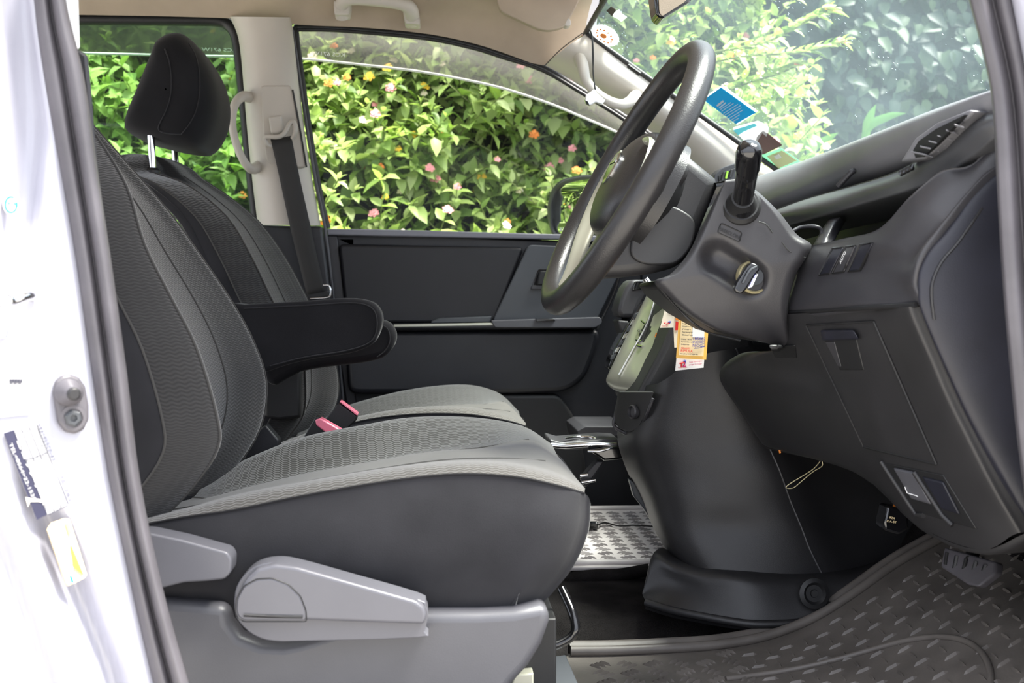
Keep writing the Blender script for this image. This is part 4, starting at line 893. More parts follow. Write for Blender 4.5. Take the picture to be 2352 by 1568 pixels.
Dq = [(2360, 296, 1.13), (2286, 304, 1.15), (2235, 345, 1.18), (2160, 396, 1.24), (2080, 430, 1.30), (1985, 458, 1.41), (1860, 496, 1.54), (1770, 520, 1.68), (1700, 540, 1.8)]
rc, rd = PP(Cq), PP(Dq)
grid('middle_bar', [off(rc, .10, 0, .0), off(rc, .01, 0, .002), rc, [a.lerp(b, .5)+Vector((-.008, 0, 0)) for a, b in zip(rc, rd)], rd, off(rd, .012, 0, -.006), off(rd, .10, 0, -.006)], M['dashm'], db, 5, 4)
# vent in the bar
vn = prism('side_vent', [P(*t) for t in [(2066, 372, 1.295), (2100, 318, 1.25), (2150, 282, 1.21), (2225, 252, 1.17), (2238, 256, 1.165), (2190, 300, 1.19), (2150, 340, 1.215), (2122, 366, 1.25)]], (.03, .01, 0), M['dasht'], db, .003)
prism('vent_recess', [P(*t) for t in [(2084, 366, 1.283), (2110, 324, 1.242), (2150, 296, 1.205), (2215, 264, 1.166), (2182, 300, 1.185), (2146, 336, 1.21), (2118, 360, 1.246)]], (.004, 0, 0), M['black'], db, 0)
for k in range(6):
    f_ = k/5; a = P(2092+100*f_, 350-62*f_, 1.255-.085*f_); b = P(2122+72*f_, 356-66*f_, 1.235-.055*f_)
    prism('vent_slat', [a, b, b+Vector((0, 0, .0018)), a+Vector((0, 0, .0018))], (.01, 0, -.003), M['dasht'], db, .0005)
tube('vent_wheel', PP([(2068, 398, 1.275), (2096, 384, 1.262)]), .0035, M['black'], db, 8, 1)
for k in range(4): tube('vent_wheel_rib', [P(2066+9*k, 402-5*k, 1.272-.004*k), P(2070+9*k, 392-5*k, 1.272-.004*k)], .0012, M['doorg'], db, 6, 1)
tube('tray_lip', PP([(1925, 428, 1.53), (1938, 414, 1.525), (1955, 396, 1.52), (1962, 392, 1.52)]), .004, M['dashl'], db, 8, 4)
# black backing darkens the dash gaps, keeps light from the footwell; open tray
X0 = .60
prism('inner_core', [(X0, 1.19, CZ+.185), (X0+.2, 1.19, CZ+.12), (X0+.2, 1.19, CZ-.25), (X0-.02, 1.19, CZ-.16), (X0-.06, 1.19, CZ+.0), (X0-.01, 1.19, CZ+.06)], (0, 1.46, 0), M['black'], db, .01)
grid('tray_divider', [PP([(1862, 572, 1.49), (1900, 508, 1.50), (1915, 500, 1.5)]), PP([(1880, 570, 1.45), (1915, 515, 1.47), (1930, 500, 1.48)]), PP([(1912, 560, 1.45), (1935, 520, 1.5), (1944, 505, 1.52)])], M['dashl'], db, 4, 4, thick=.004)
tube('tray_rim', PP([(1822, 530, 1.5), (1840, 522, 1.5), (1872, 520, 1.49), (1886, 528, 1.49), (1884, 545, 1.49), (1868, 572, 1.49)]), .0025, M['dashl'], db, 8, 4)
# switch fascia
ft = [(2300, 318, 1.17), (2230, 382, 1.185), (2166, 396, 1.195), (2116, 434, 1.205), (2082, 466, 1.22), (2040, 514, 1.25), (2004, 538, 1.28), (1955, 549, 1.34), (1905, 560, 1.40), (1860, 569, 1.45)]
fs = [(2302, 372, 1.165), (2262, 398, 1.168), (2215, 448, 1.17), (2178, 492, 1.172), (2158, 515, 1.175), (2120, 560, 1.19), (2080, 590, 1.21), (1990, 610, 1.29), (1900, 632, 1.37), (1828, 645, 1.44)]
fb = [(2305, 378, 1.163), (2268, 404, 1.165), (2220, 454, 1.166), (2184, 500, 1.168), (2160, 530, 1.17), (2116, 585, 1.17), (2100, 650, 1.175), (2104, 697, 1.18), (1990, 704, 1.26), (1813, 717, 1.44)]
Ft, Fs, Fb = PP(ft), PP(fs), PP(fb)
fas = grid('switch_fascia', [off(Ft, .06, .01, -.004), off(Ft, .006, 0, .002), Ft, [a.lerp(b, .5)+Vector((-.004, 0, 0)) for a, b in zip(Ft, Fs)], Fs, [a.lerp(b, .5)+Vector((-.002, 0, 0)) for a, b in zip(Fs, Fb)], Fb, off(Fb, .02, .003, -.001)], M['dashl'], db, 5, 4)
# end panel facing the door
es = [(2308, 380), (2270, 408), (2226, 455), (2192, 505), (2166, 540), (2132, 580), (2112, 625), (2110, 665), (2116, 712), (2164, 830), (2226, 968), (2302, 1113), (2365, 1215)]
E0 = [P(u, v, 1.176) for u, v in es]
grid('end_panel', [off(E0, .006, .02, 0), E0, [P(u+8, v+1, 1.166) for u, v in es], [P(u+(2380-u)*.35, v+12, 1.160) for u, v in es], [P(2380, v+25, 1.155) for u, v in es], [P(2500, v+30, 1.155) for u, v in es]], M['dashb'], db, 4, 4)
tube('end_panel_groove', [P(u+30, v+22, 1.162) for u, v in es[2:9]], .0016, M['dash'], db, 6, 4)
# knee panel
kr = [(2106, 704, 1.18), (2118, 738, 1.18), (2160, 834, 1.18), (2190, 905, 1.18), (2226, 978, 1.178), (2300, 1122, 1.172), (2360, 1222, 1.168)]
kb = [(1812, 722, 1.44), (1790, 800, 1.50), (1700, 812, 1.62), (1652, 862, 1.71), (1700, 945, 1.70), (1745, 1012, 1.69), (1756, 1022, 1.69)]
k1 = [(2010, 706, 1.255), (2016, 752, 1.255), (2056, 850, 1.255), (2080, 930, 1.26), (2100, 1000, 1.262), (2140, 1090, 1.255), (2250, 1262, 1.22)]
k2 = [(1950, 711, 1.30), (1950, 760, 1.31), (1965, 860, 1.325), (1975, 940, 1.34), (1990, 1000, 1.35), (2010, 1064, 1.355), (2110, 1206, 1.32)]
k3 = [(1880, 717, 1.37), (1870, 780, 1.39), (1845, 840, 1.45), (1830, 910, 1.48), (1868, 1000, 1.49), (1890, 1056, 1.50), (1960, 1076, 1.47)]
K = [PP(x) for x in (kr, k1, k2, k3, kb)]
kp = grid('knee_panel', [off(K[0], .03, -.004, 0), K[0], [a.lerp(b, .12)+Vector((-.008, 0, 0)) for a, b in zip(K[0], K[1])], K[1], K[2], K[3], K[4], off(K[4], .1, 0.01, 0)], M['dash'], db, 5, 5)
grid('knee_top_lip', [off([k[0] for k in K], .03, 0, 0), [k[0] for k in K], [k[0]*.85+k[1]*.15 for k in K]], M['dashl'], db, 4, 3)  # lighter plastic paints a highlight along the knee panel's top
grid('knee_lower_lip', [[k[-1] for k in K], [k[-1]+Vector((.01, 0, -.006)) for k in K], [k[-1]+Vector((.08, 0, .0)) for k in K]], M['dash'], db, 4, 3)
def kz(u, v):                       # depth of the knee panel at a pixel (nearest control point blend)
    best = 0; ws_ = 0
    for L_ in (kr, k1, k2, k3, kb):
        for a, b, c in L_: w_ = 1/((u-a)**2+(v-b)**2+60)**1.6; best += w_*c; ws_ += w_
    return best/ws_
dg = bpy.context.evaluated_depsgraph_get(); KT = BVHTree.FromObject(kp, dg)
def ladder(a, b, n): return [tuple(np.array(a)+(np.array(b)-np.array(a))*i/n) for i in range(n)]
def surfpoly(name, T_, px, mat, par, lift=.002, th=.004, bevel=.0012, r=0):
    if r: px = rnd(px, r)
    # fill as a quad patch draped on the surface from its four corners
    a, b, c, d = px; n = 6; V = []; F = []
    for i in range(n+1):
        for j in range(n+1):
            f1, f2 = i/n, j/n; u = (a[0]*(1-f1)+b[0]*f1)*(1-f2)+(d[0]*(1-f1)+c[0]*f1)*f2; v = (a[1]*(1-f1)+b[1]*f1)*(1-f2)+(d[1]*(1-f1)+c[1]*f1)*f2
            V.append(on(T_, u, v, lift))
    m_ = (n+1)**2; V += [p+Vector((.004, th, 0)) for p in V]
    for i in range(n):
        for j in range(n): q = i*(n+1)+j; F += [[q, q+1, q+n+2, q+n+1], [q+m_, q+n+1+m_, q+n+2+m_, q+1+m_]]
    ed = [i*(n+1) for i in range(n+1)]+[n*(n+1)+j for j in range(1, n+1)]+[i*(n+1)+n for i in range(n-1, -1, -1)]+[j for j in range(n-1, 0, -1)]
    for k in range(len(ed)): p, q = ed[k], ed[(k+1) % len(ed)]; F.append([p, q, q+m_, p+m_])
    return bev(link(name, mk(V, F, True, 40), mat, par), bevel, 2)
FT = BVHTree.FromObject(fas, dg)
for px, nm, lab in ([(1913, 571), (1936, 568), (1906, 628), (1882, 632)], 'blank_switch', None), ([(1944, 567), (1964, 564), (1938, 624), (1912, 628)], 'rocker_switch', 'AUTO'), ([(1976, 562), (2004, 557), (1976, 620), (1948, 624)], 'blank_switch', None):
    q = surfpoly(nm, FT, px, M['dashl'] if lab else M['dashb'], db, .004, .003, .0015)
    if lab: text_px('switch_lettering', lab, (1931, 606), (1943, 580), 5, lambda u, v: on(FT, u, v, .0055), M['white'], q, lift=(0, 0, 0))
    tube('switch_gap', [on(FT, u, v, .001) for u, v in px+px[:1]], .0018, M['black'], db, 5, 1)
tube('panel_gap', [P(u, v, d-.002) for u, v, d in [(1813, 719, 1.44), (1900, 712, 1.35), (1990, 707, 1.26), (2104, 700, 1.178)]], .0028, M['black'], db, 6, 4)
surfpoly('column_notch', KT, [(1764, 792), (1824, 792), (1828, 822), (1780, 822)], M['black'], db, .004, .003)
HT = [(1852, 747), (2006, 738), (2150, 1066), (1984, 1026)]
hatch = surfpoly('fuse_box_hatch', KT, HT, M['dash'], db, .003, .006)
for a, b in zip(HT, HT[1:]+HT[:1]): tube('hatch_gap', [on(KT, *q, .0028) for q in ladder(a, b, 8)+[b]], .0014, M['black'], db, 5, 1)
surfpoly('hatch_pull_recess', KT, [(1892, 778), (1966, 776), (1984, 850), (1928, 850)], M['black'], hatch, .0045, .003)
surfpoly('hatch_pull_wedge', KT, [(1894, 784), (1916, 784), (1932, 842), (1924, 842)], M['dashl'], hatch, .006, .003)
surfpoly('hatch_pull', KT, [(1884, 758), (1960, 757), (1974, 780), (1888, 782)], M['dashb'], hatch, .013, .010, .003)
# bonnet release bay
surfpoly('release_bay', KT, [(2028, 1062), (2166, 1090), (2244, 1216), (2104, 1176)], M['black'], db, .002, .003)
surfpoly('release_lever', KT, [(2050, 1074), (2098, 1084), (2140, 1160), (2092, 1146)], M['grey'], db, .008, .006, .003)
tube('lever_symbol', [on(KT, *q, .0095) for q in [(2078, 1118), (2084, 1132), (2104, 1138), (2108, 1140)]], .0006, M['white'], db, 4, 1)
surfpoly('release_lever', KT, [(2116, 1094), (2166, 1106), (2206, 1184), (2162, 1170)], M['dashb'], db, .006, .005, .003)
tube('bay_rim', [on(KT, *q, .004) for q in ladder((2024, 1060), (2104, 1182), 6)+ladder((2104, 1182), (2130, 1184), 3)], .0032, M['dash'], db, 8, 1)
tube('bay_rim', [on(KT, *q, .004) for q in ladder((2100, 1084), (2178, 1204), 6)+[(2188, 1206)]], .0032, M['dash'], db, 8, 1)
# far air vent at the passenger corner
fv = thing('corner_vent', 'small oval air vent at the far end of the dashboard', 'vent', P(1670, 400, 2.4))
slab('vent_bezel', [(1640, 402), (1660, 384), (1690, 374), (1716, 372), (1700, 400), (1680, 420), (1640, 430)], 2.38, .06, M['dashl'], fv, .006, r=8)
slab('vent_mouth', [(1650, 404), (1668, 392), (1690, 386), (1684, 404), (1670, 414), (1652, 418)], 2.376, .01, M['black'], fv, .001)
for k in range(3): tube('vent_slat', PP([(1658+9*k, 414-4*k, 2.374), (1662+9*k, 396-3*k, 2.374)]), .0022, M['green'] if k == 1 else M['dashl'], fv, 6, 1)

# ------------------------------------------------------------------ centre console
cs = thing('centre_console', 'dark centre console with satin gear selector panel', 'console', P(1600, 1300, 1.9))
back = [(1452, 880, 1.92), (1428, 960, 1.92), (1420, 1010, 1.92), (1440, 1080, 1.92), (1475, 1150, 1.92), (1500, 1210, 1.90), (1530, 1262, 1.88), (1560, 1300, 1.86)]
c1 = [(1512, 880, 1.80), (1490, 950, 1.80), (1478, 1010, 1.80), (1492, 1080, 1.80), (1515, 1150, 1.79), (1535, 1210, 1.78), (1560, 1262, 1.77), (1590, 1306, 1.76)]
c2 = [(1600, 820, 1.76), (1610, 930, 1.76), (1620, 1010, 1.76), (1640, 1080, 1.755), (1660, 1150, 1.75), (1670, 1210, 1.75), (1680, 1262, 1.74), (1700, 1316, 1.73)]
c3 = [(1690, 800, 1.75), (1740, 930, 1.75), (1760, 1010, 1.75), (1790, 1080, 1.745), (1815, 1150, 1.745), (1840, 1210, 1.74), (1860, 1262, 1.735), (1890, 1322, 1.73)]
c4 = [(1800, 790, 1.80), (1830, 930, 1.80), (1870, 1010, 1.80), (1900, 1080, 1.80), (1930, 1150, 1.79), (1960, 1210, 1.79), (1990, 1262, 1.78), (2030, 1328, 1.77)]
cc_ = [PP(x) for x in (back, c1, c2, c3, c4)]
grid('console_side', [off(cc_[0], .02, .08, 0)]+cc_+[off(cc_[-1], .2, .02, .0)], M['dash'], cs, 5, 4)
slab('console_core', [(1500, 860), (1760, 760), (1900, 1000), (2040, 1300), (1580, 1290), (1470, 1100), (1450, 980)], 1.86, .16, M['black'], cs, .01)
slab('console_neck', [(1560, 700), (1700, 700), (1760, 860), (1560, 890), (1480, 940), (1450, 930), (1520, 800)], 1.84, .2, M['dash'], cs, .01)
tube('side_edge', [p+Vector((0, -.001, 0)) for p in cc_[3]], .0015, M['dashl'], cs, 5, 4)
bt_ = [(1478, 1352, 1.80), (1500, 1278, 1.80), (1545, 1296, 1.76), (1600, 1308, 1.74), (1700, 1320, 1.71), (1820, 1326, 1.71), (1960, 1322, 1.71), (2010, 1310, 1.72)]
bm_ = [(1476, 1366, 1.79), (1520, 1340, 1.77), (1570, 1346, 1.74), (1640, 1358, 1.71), (1730, 1364, 1.69), (1830, 1368, 1.69), (1950, 1368, 1.69), (2010, 1366, 1.70)]
bb_ = [(1482, 1380, 1.76), (1540, 1398, 1.73), (1600, 1410, 1.71), (1680, 1424, 1.69), (1745, 1430, 1.68), (1850, 1424, 1.68), (1950, 1400, 1.68), (2010, 1380, 1.69)]
kick = grid('kick_trim', [off(PP(bt_), .02, .06, 0), PP(bt_), PP(bm_), [p+Vector((0, -.006, 0)) for p in PP(bb_)], off(PP(bb_), 0, .0, -.012)], M['dash'], cs, 4, 4)
tube('kick_bead', [p+Vector((0, -.008, 0)) for p in PP(bb_)], .006, M['dash'], cs, 8, 4)
lathe('trim_clip', P(1868, 1362, 1.675), (0, -1, .15), [(.022, 0), (.022, .006), (.016, .008), (.012, .004), (.006, .004), (.005, .007), (0, .007)], M['black'], cs, 24)
slab('storage_slot', [(1445, 1100), (1464, 1112), (1500, 1190), (1508, 1216), (1480, 1170), (1456, 1140)], 1.905, .02, M['doorg'], cs, .002)
# open pocket with socket under the gear panel
tube('pocket_rim', PP([(1424, 905, 1.90), (1414, 950, 1.885), (1410, 976, 1.88), (1424, 988, 1.87), (1448, 998, 1.86), (1466, 990, 1.84), (1484, 955, 1.80), (1500, 915, 1.79)]), .003, M['dashl'], cs, 8, 5)
slab('pocket_shade', [(1424, 900), (1502, 900), (1484, 950), (1464, 986), (1446, 992), (1424, 983), (1413, 970)], lambda u, v: 1.872-(u-1413)*.0010, .02, M['black'], cs, .001)  # flat black plate; the pocket's inner shade is painted, no recess behind
lathe('power_socket', P(1466, 946, 1.83), (-1, -.5, .1), [(.011, 0), (.011, .012), (.009, .014), (.008, .010), (0, .010)], M['dashl'], cs, 20)
lathe('socket_cap', P(1447, 946, 1.845), (-1, -.5, .1), [(.013, 0), (.013, .002), (0, .003)], M['black'], cs, 20)
# gear selector panel
G = [[(1488, 672, 2.06), (1518, 648, 1.99), (1540, 652, 1.93), (1568, 668, 1.89), (1590, 690, 1.865)],
     [(1450, 750, 2.05), (1490, 742, 1.98), (1520, 748, 1.92), (1550, 760, 1.88), (1562, 774, 1.86)],
     [(1420, 810, 2.05), (1455, 806, 1.98), (1490, 812, 1.92), (1524, 822, 1.875), (1534, 836, 1.86)],
     [(1398, 856, 2.05), (1424, 862, 1.98), (1456, 868, 1.92), (1490, 868, 1.87), (1504, 872, 1.86)],
     [(1392, 872, 2.05), (1412, 888, 1.99), (1444, 896, 1.93), (1472, 898, 1.88), (1486, 892, 1.87)],
     [(1396, 880, 2.07), (1412, 896, 2.01), (1444, 904, 1.96), (1470, 906, 1.91), (1484, 900, 1.90)]]
Gg = [PP(r) for r in G]
gp_ = grid('selector_panel', [[r[0]+Vector((.03, .02, 0))]+r+[r[-1]+Vector((.015, .0, -.004)), r[-1]+Vector((.06, .01, -.01))] for r in Gg], M['satin'], cs, 5, 4)
dg = bpy.context.evaluated_depsgraph_get(); dg.update(); GT = BVHTree.FromObject(gp_, dg)
def gpoly(name, px, mat, par, lift=.0015, th=.002): return prism(name, [on(GT, u, v, lift, 1.93) for u, v in px], (.002, th, 0), mat, par, .0005)
tube('edge_highlight', [r[-1]+Vector((.004, -.002, 0)) for r in Gg[:5]], [.003, .006, .0075, .007, .003], M['edge'], cs, 10, 5)  # added bright tube in place of a highlight the panel lacks
tube('inner_ridge', [r[1]+Vector((-.002, -.001, .001)) for r in Gg[:4]], .0018, M['edge'], cs, 6, 5)
gpoly('gate_slot', [(1512, 690), (1524, 706), (1500, 725), (1490, 752), (1496, 760), (1484, 775), (1478, 782), (1466, 770), (1476, 752), (1500, 712), (1506, 694)], M['black'], gp_)
gpoly('gate_slot', [(1482, 742), (1496, 750), (1486, 768), (1470, 762)], M['black'], gp_)
gpoly('gate_slot', [(1472, 766), (1486, 772), (1478, 786), (1466, 780)], M['black'], gp_)
for a, b in (((1474, 736), (1484, 744)), ((1466, 758), (1478, 766)), ((1462, 780), (1474, 784)), ((1464, 794), (1476, 796))):
    tube('gate_edge', [on(GT, *a, .003, 1.93), on(GT, *b, .003, 1.93)], .0022, M['chrome'], gp_, 6, 1)
for s_, a, b in (('R', (1528, 730), (1536, 720)), ('N', (1518, 752), (1526, 742)), ('D', (1516, 762), (1524, 754)), ('4', (1510, 778), (1518, 768)), ('B', (1506, 790), (1512, 782))):
    text_px('gear_mark', s_, a, b, 8, lambda u, v: on(GT, u, v, .003, 1.9), M['ink'], gp_, lift=(0, 0, 0))
gpoly('mode_badge', [(1506, 764), (1518, 766), (1514, 776), (1503, 774)], M['orange'], gp_)
# radio / climate strip with keys seen almost edge-on
slab('climate_strip', [(1472, 700), (1486, 690), (1430, 830), (1418, 850), (1402, 852), (1396, 844), (1412, 800), (1440, 750)], 2.075, .05, M['gloss'], cs, .004)
for k in range(7): slab('key_button', rnd([(1460-9*k, 720+16*k), (1470-9*k, 716+16*k), (1464-9*k, 728+16*k), (1456-9*k, 730+16*k)], 2), 2.07, .01, M['chrome'] if k % 2 else M['doorg'], cs, .001)
slab('stack_side', [(1424, 690), (1436, 660), (1450, 642), (1500, 642), (1470, 700), (1460, 730), (1424, 730), (1418, 712)], 2.10, .08, M['dashl'], cs, .008, seg=4)
slab('stack_lower', [(1418, 734), (1456, 738), (1440, 770), (1428, 772)], 2.10, .06, M['dash'], cs, .004)
slab('vent_window', [(1458, 646), (1494, 642), (1478, 664), (1452, 668)], 2.096, .01, M['gloss'], cs, .002)
tube('gear_lever_stem', PP([(1482, 640, 1.90), (1500, 662, 1.90), (1526, 690, 1.92)]), .0055, M['chrome'], cs, 12, 4)
# fold-out cup holder
ch = thing('cup_holder', 'fold-out cup holder with chrome bars pulled from the console', 'cup holder', P(1350, 1030, 1.98))
slab('tray', [(1262, 1008), (1290, 1016), (1390, 1008), (1424, 1010), (1434, 1024), (1424, 1030), (1300, 1032), (1266, 1028)], 1.99, .10, M['dashl'], ch, .003)
tube('chrome_bar', PP([(1266, 1022, 1.985), (1300, 1024, 1.985), (1360, 1020, 1.985), (1416, 1022, 1.985)]), .0045, M['chrome'], ch, 10, 4)
tube('chrome_ring', PP([(1296, 1008, 2.0), (1330, 1004, 2.02), (1362, 1006, 2.01), (1370, 1016, 1.995)]), .0035, M['chrome'], ch, 8, 4)
slab('holder_cup', [(1352, 1034), (1400, 1026), (1434, 1026), (1436, 1054), (1388, 1058)], 1.97, .10, M['gloss'], ch, .004)
tube('chrome_lip', PP([(1350, 1036, 1.968), (1376, 1036, 1.965), (1400, 1030, 1.965)]), .002, M['chrome'], ch, 8, 4)
slab('support_arm', [(1334, 1100), (1372, 1058), (1390, 1058), (1350, 1116), (1344, 1120)], 2.0, .03, M['dashl'], ch, .003)
tube('arm_tip', PP([(1332, 1092, 1.99), (1350, 1090, 1.99)]), .003, M['chrome'], ch, 8, 1)
tube('arm_tip', PP([(1336, 1108, 1.99), (1368, 1102, 1.99)]), .003, M['chrome'], ch, 8, 1)
bx_ = thing('passenger_shelf', 'dark moulded shelf end low behind the cup holder', 'shelf', P(1370, 1000, 2.3))
slab('shelf_body', [(1326, 990), (1344, 980), (1440, 980), (1440, 1000), (1350, 1000), (1330, 1020)], 2.30, .20, M['dashl'], bx_, .006, r=4)

# service cards hanging under the column
cd = thing('service_card', 'yellow oil-change card with red print hanging beside the gear panel', 'card', P(1588, 790, 1.62), group='service cards')
Fc = lambda D: (lambda u, v: P(u, v, D))
slab('card', [(1560, 720), (1630, 720), (1622, 826), (1553, 822)], 1.62, .0012, M['ypap'], cd, 0)
slab('print_field', [(1566, 724), (1620, 724), (1616, 818), (1559, 815)], 1.6190, .0006, M['cream'], cd, 0)
slab('write_field', [(1591, 746), (1619, 746), (1617, 776), (1590, 774)], 1.6184, .0004, M['white'], cd, 0)
for k, s_ in enumerate(['Next Service', 'Engine Oil', 'Gearbox Oil', 'Filters', 'Power Steering Fluid', 'Brake Fluid']): text_px('card_lettering', s_, (1567, 738+6.5*k), (1590, 739+6.5*k), 3.4, Fc(1.618), M['ink'], cd, sxx=.8)
for k, s_ in enumerate(['Date / Km', 'Contact', 'Name']): text_px('card_lettering', s_, (1564, 780+6*k), (1588, 781+6*k), 3.4, Fc(1.618), M['ink'], cd)
for k, s_ in enumerate(['185882', '0726204425', 'NJOGU']): text_px('handwriting', s_, (1590, 780+8*k), (1618, 781+8*k), 6.5, Fc(1.6175), M['inkb'], cd, sxx=.75)
tube('underline', PP([(1594, 800, 1.6175), (1606, 799, 1.6175), (1618, 795, 1.6175)]), .0004, M['inkb'], cd, 4, 2)
text_px('card_lettering', 'Shell', (1564, 801), (1584, 802), 4.5, Fc(1.6175), M['inkr'], cd)
text_px('card_lettering', 'RIMULA', (1563, 808), (1590, 809.3), 6.5, Fc(1.6175), M['inkr'], cd)
text_px('card_lettering', 'Heavy Duty Diesel Engine Oils', (1562, 813), (1602, 815), 3, Fc(1.6175), M['ink'], cd, sxx=.8)
c2_ = thing('service_card', 'white card with red and blue logo below the yellow card', 'card', P(1584, 835, 1.635), group='service cards')
slab('card', [(1556, 800), (1620, 800), (1616, 844), (1551, 851)], 1.630, .0012, M['white'], c2_, 0)
tube('logo_stroke', PP([(1561, 835, 1.628), (1568, 833, 1.628), (1573, 832, 1.628)]), .0011, M['inkr'], c2_, 6, 2)
tube('logo_stroke', PP([(1566, 834, 1.628), (1565, 842, 1.628)]), .0011, M['inkr'], c2_, 6, 1)
tube('logo_arc', PP([(1574, 830, 1.628), (1572, 837, 1.628), (1569, 842, 1.628), (1575, 840, 1.628)]), .0009, M['mag'], c2_, 6, 3)
tube('logo_arc', PP([(1570, 830, 1.628), (1574, 828, 1.628), (1573, 834, 1.628)]), .0010, M['inkb'], c2_, 6, 3)
text_px('card_lettering', 'TotalEnergies', (1557, 845.5), (1578, 844), 2.8, Fc(1.6285), M['inkr'], c2_, sxx=.8)
text_px('card_lettering', 'Keep your engine', (1583, 833), (1612, 830), 3.2, Fc(1.6285), M['mag'], c2_)
text_px('card_lettering', 'younger for longer', (1582, 839), (1612, 836), 3.2, Fc(1.6285), M['mag'], c2_)
c3_ = thing('service_card', 'cream card with small red logo tucked behind the yellow card', 'card', P(1530, 730, 1.66), group='service cards')
slab('card', [(1530, 700), (1552, 690), (1550, 752), (1516, 753)], 1.655, .0012, M['paper'], c3_, 0)
slab('dark_picture', [(1540, 694), (1552, 690), (1552, 718), (1538, 718)], 1.654, .0006, M['brown'], c3_, 0)
tube('logo_stroke', PP([(1525, 741, 1.653), (1532, 744, 1.653), (1538, 741, 1.653)]), .0009, M['inkr'], c3_, 6, 2)
tube('logo_arc', PP([(1534, 740, 1.653), (1540, 738, 1.653), (1537, 744, 1.653)]), .0008, M['inkb'], c3_, 6, 2)
text_px('card_lettering', 'TotalEnergies', (1519, 750), (1534, 749), 2.5, Fc(1.6535), M['inkr'], c3_, sxx=.8)
c4_ = thing('service_card', 'narrow orange and red card edge between the cream and yellow cards', 'card', P(1555, 760, 1.64), group='service cards')
slab('card', [(1545, 700), (1562, 704), (1556, 798), (1549, 798)], 1.642, .0012, M['paper'], c4_, 0)
slab('red_band', [(1552, 738), (1560, 740), (1558, 758), (1551, 758)], 1.641, .0006, M['inkr'], c4_, 0)
slab('orange_band', [(1552, 722), (1561, 724), (1560, 736), (1552, 735)], 1.641, .0006, M['orange'], c4_, 0)

# ------------------------------------------------------------------ floor mats and pedals
def tread(parent, cells, mat, L, Wd, H):
    V = []; F = []; n = 0
    for c, d, nrm in cells:
        d = d.normalized(); nn = nrm.normalized(); s = nn.cross(d)
        base_ = [c-d*L, c-d*L*.5+s*Wd, c+d*L*.5+s*Wd, c+d*L, c+d*L*.5-s*Wd, c-d*L*.5-s*Wd]
        topv = [c-d*L*.55+nn*H, c+d*L*.55+nn*H]
        V += base_+topv
        F += [(n, n+1, n+6), (n+1, n+2, n+7, n+6), (n+2, n+3, n+7), (n+3, n+4, n+7), (n+4, n+5, n+6, n+7), (n+5, n, n+6)]; n += 8
    me = bpy.data.meshes.new('m'); me.from_pydata([tuple(v) for v in V], [], F)
    o = link('tread_bars', me, mat, parent); o['kind'] = 'stuff'; return o
# passenger mat: pale chequer-plate rubber
pm = thing('floor_mat', 'pale grey chequer-plate rubber mat in the passenger footwell', 'mat', (.35, 2.35, ZF))
zt = ZF+.006
q = [PZ(1280, 1170, zt), PZ(1560, 1170, zt), PZ(1600, 1300, zt), PZ(1250, 1302, zt)]
yb, yf = q[3].y, q[0].y
prism('mat_sheet', [(.10, yf, zt), (.62, yf, zt), (.62, yb, zt), (.10, yb, zt)], (0, 0, -.008), M['mat2'], pm, .003)
tube('raised_rim', [(.105, yf-.01, zt+.003), (.61, yf-.01, zt+.003), (.61, yb+.012, zt+.003), (.105, yb+.012, zt+.003)], .006, M['mat2'], pm, 8, 1, closed=True)
tube('raised_rim', [(.105, yb+.04, zt+.001), (.61, yb+.04, zt+.001)], .003, M['mat2'], pm, 6, 1)
cells = []; Zu = Vector((0, 0, 1))
for i in range(15):
    for j in range(14):
        cx, cy = .125+i*.036+(.0), yb+.062+j*.036
        if cy > yf-.03: continue
        ang = 35 if (i+j) % 2 else -55
        for k in (-1, 0, 1):
            dv = Vector((math.cos(R(ang)), math.sin(R(ang)), 0)); pv = Vector((-dv.y, dv.x, 0))
            cells.append((Vector((cx, cy, zt))+pv*k*.0092, dv, Zu))
tread(pm, cells, M['tread'], .0125, .0017, .003)
cb = thing('cable_plug', 'small black cable plug lying on the pale passenger mat', 'cable', PZ(1358, 1205, zt))
c0 = PZ(1358, 1206, zt+.01)
boxo('plug', c0, (.026, .016, .014), M['gloss'], cb, bevel=.002)
boxo('plug_tip', c0+Vector((-.016, -.002, 0)), (.008, .012, .010), M['brass'], cb)
tube('cable', [c0+Vector((.012, 0, 0)), PZ(1390, 1200, zt+.006), PZ(1420, 1207, zt+.005), PZ(1460, 1206, zt+.005), PZ(1520, 1210, zt+.005)], .0018, M['black'], cb, 6, 5)
# driver mat: follows the floor up the toe board
dm = thing('floor_mat', 'dusty brown-grey moulded rubber mat in the driver footwell', 'mat', (.5, 1.4, ZF))
edge_px = [(1306, 1474, 1.655), (1400, 1473, 1.655), (1520, 1468, 1.66), (1640, 1460, 1.67), (1750, 1440, 1.68), (1850, 1402, 1.69), (1940, 1348, 1.70), (2040, 1278, 1.715), (2140, 1222, 1.72), (2230, 1180, 1.72)]
e0 = PP(edge_px)
def matrow(y, k):
    r = []
    for i, p in enumerate(e0): r.append(Vector((p.x-(.02*k if i == 0 else 0), y if k else p.y, p.z-.012*min(k, 1))))
    return r
yl = [1.60, 1.45, 1.32, 1.21]
rows = [off(e0, 0, .012, -.02), off(e0, 0, .002, .0), off(e0, 0, -.008, .002), off(e0, .0, -.024, -.010)]+[matrow(y, 1) for y in yl]
dmt = grid('mat_sheet', rows, M['mat'], dm, 5, 4)
dg = bpy.context.evaluated_depsgraph_get(); dg.update(); DT = BVHTree.FromObject(dmt, dg)
def drop(x, y, lift=0):
    h = DT.ray_cast(Vector((x, y, CZ+.2)), Vector((0, 0, -1)))
    if not h[0]: return None, None
    nn = h[1] if h[1].z > 0 else -h[1]
    return h[0]+nn*lift, nn
cells = []
ex, ey = [a.x for a in e0], [a.y for a in e0]
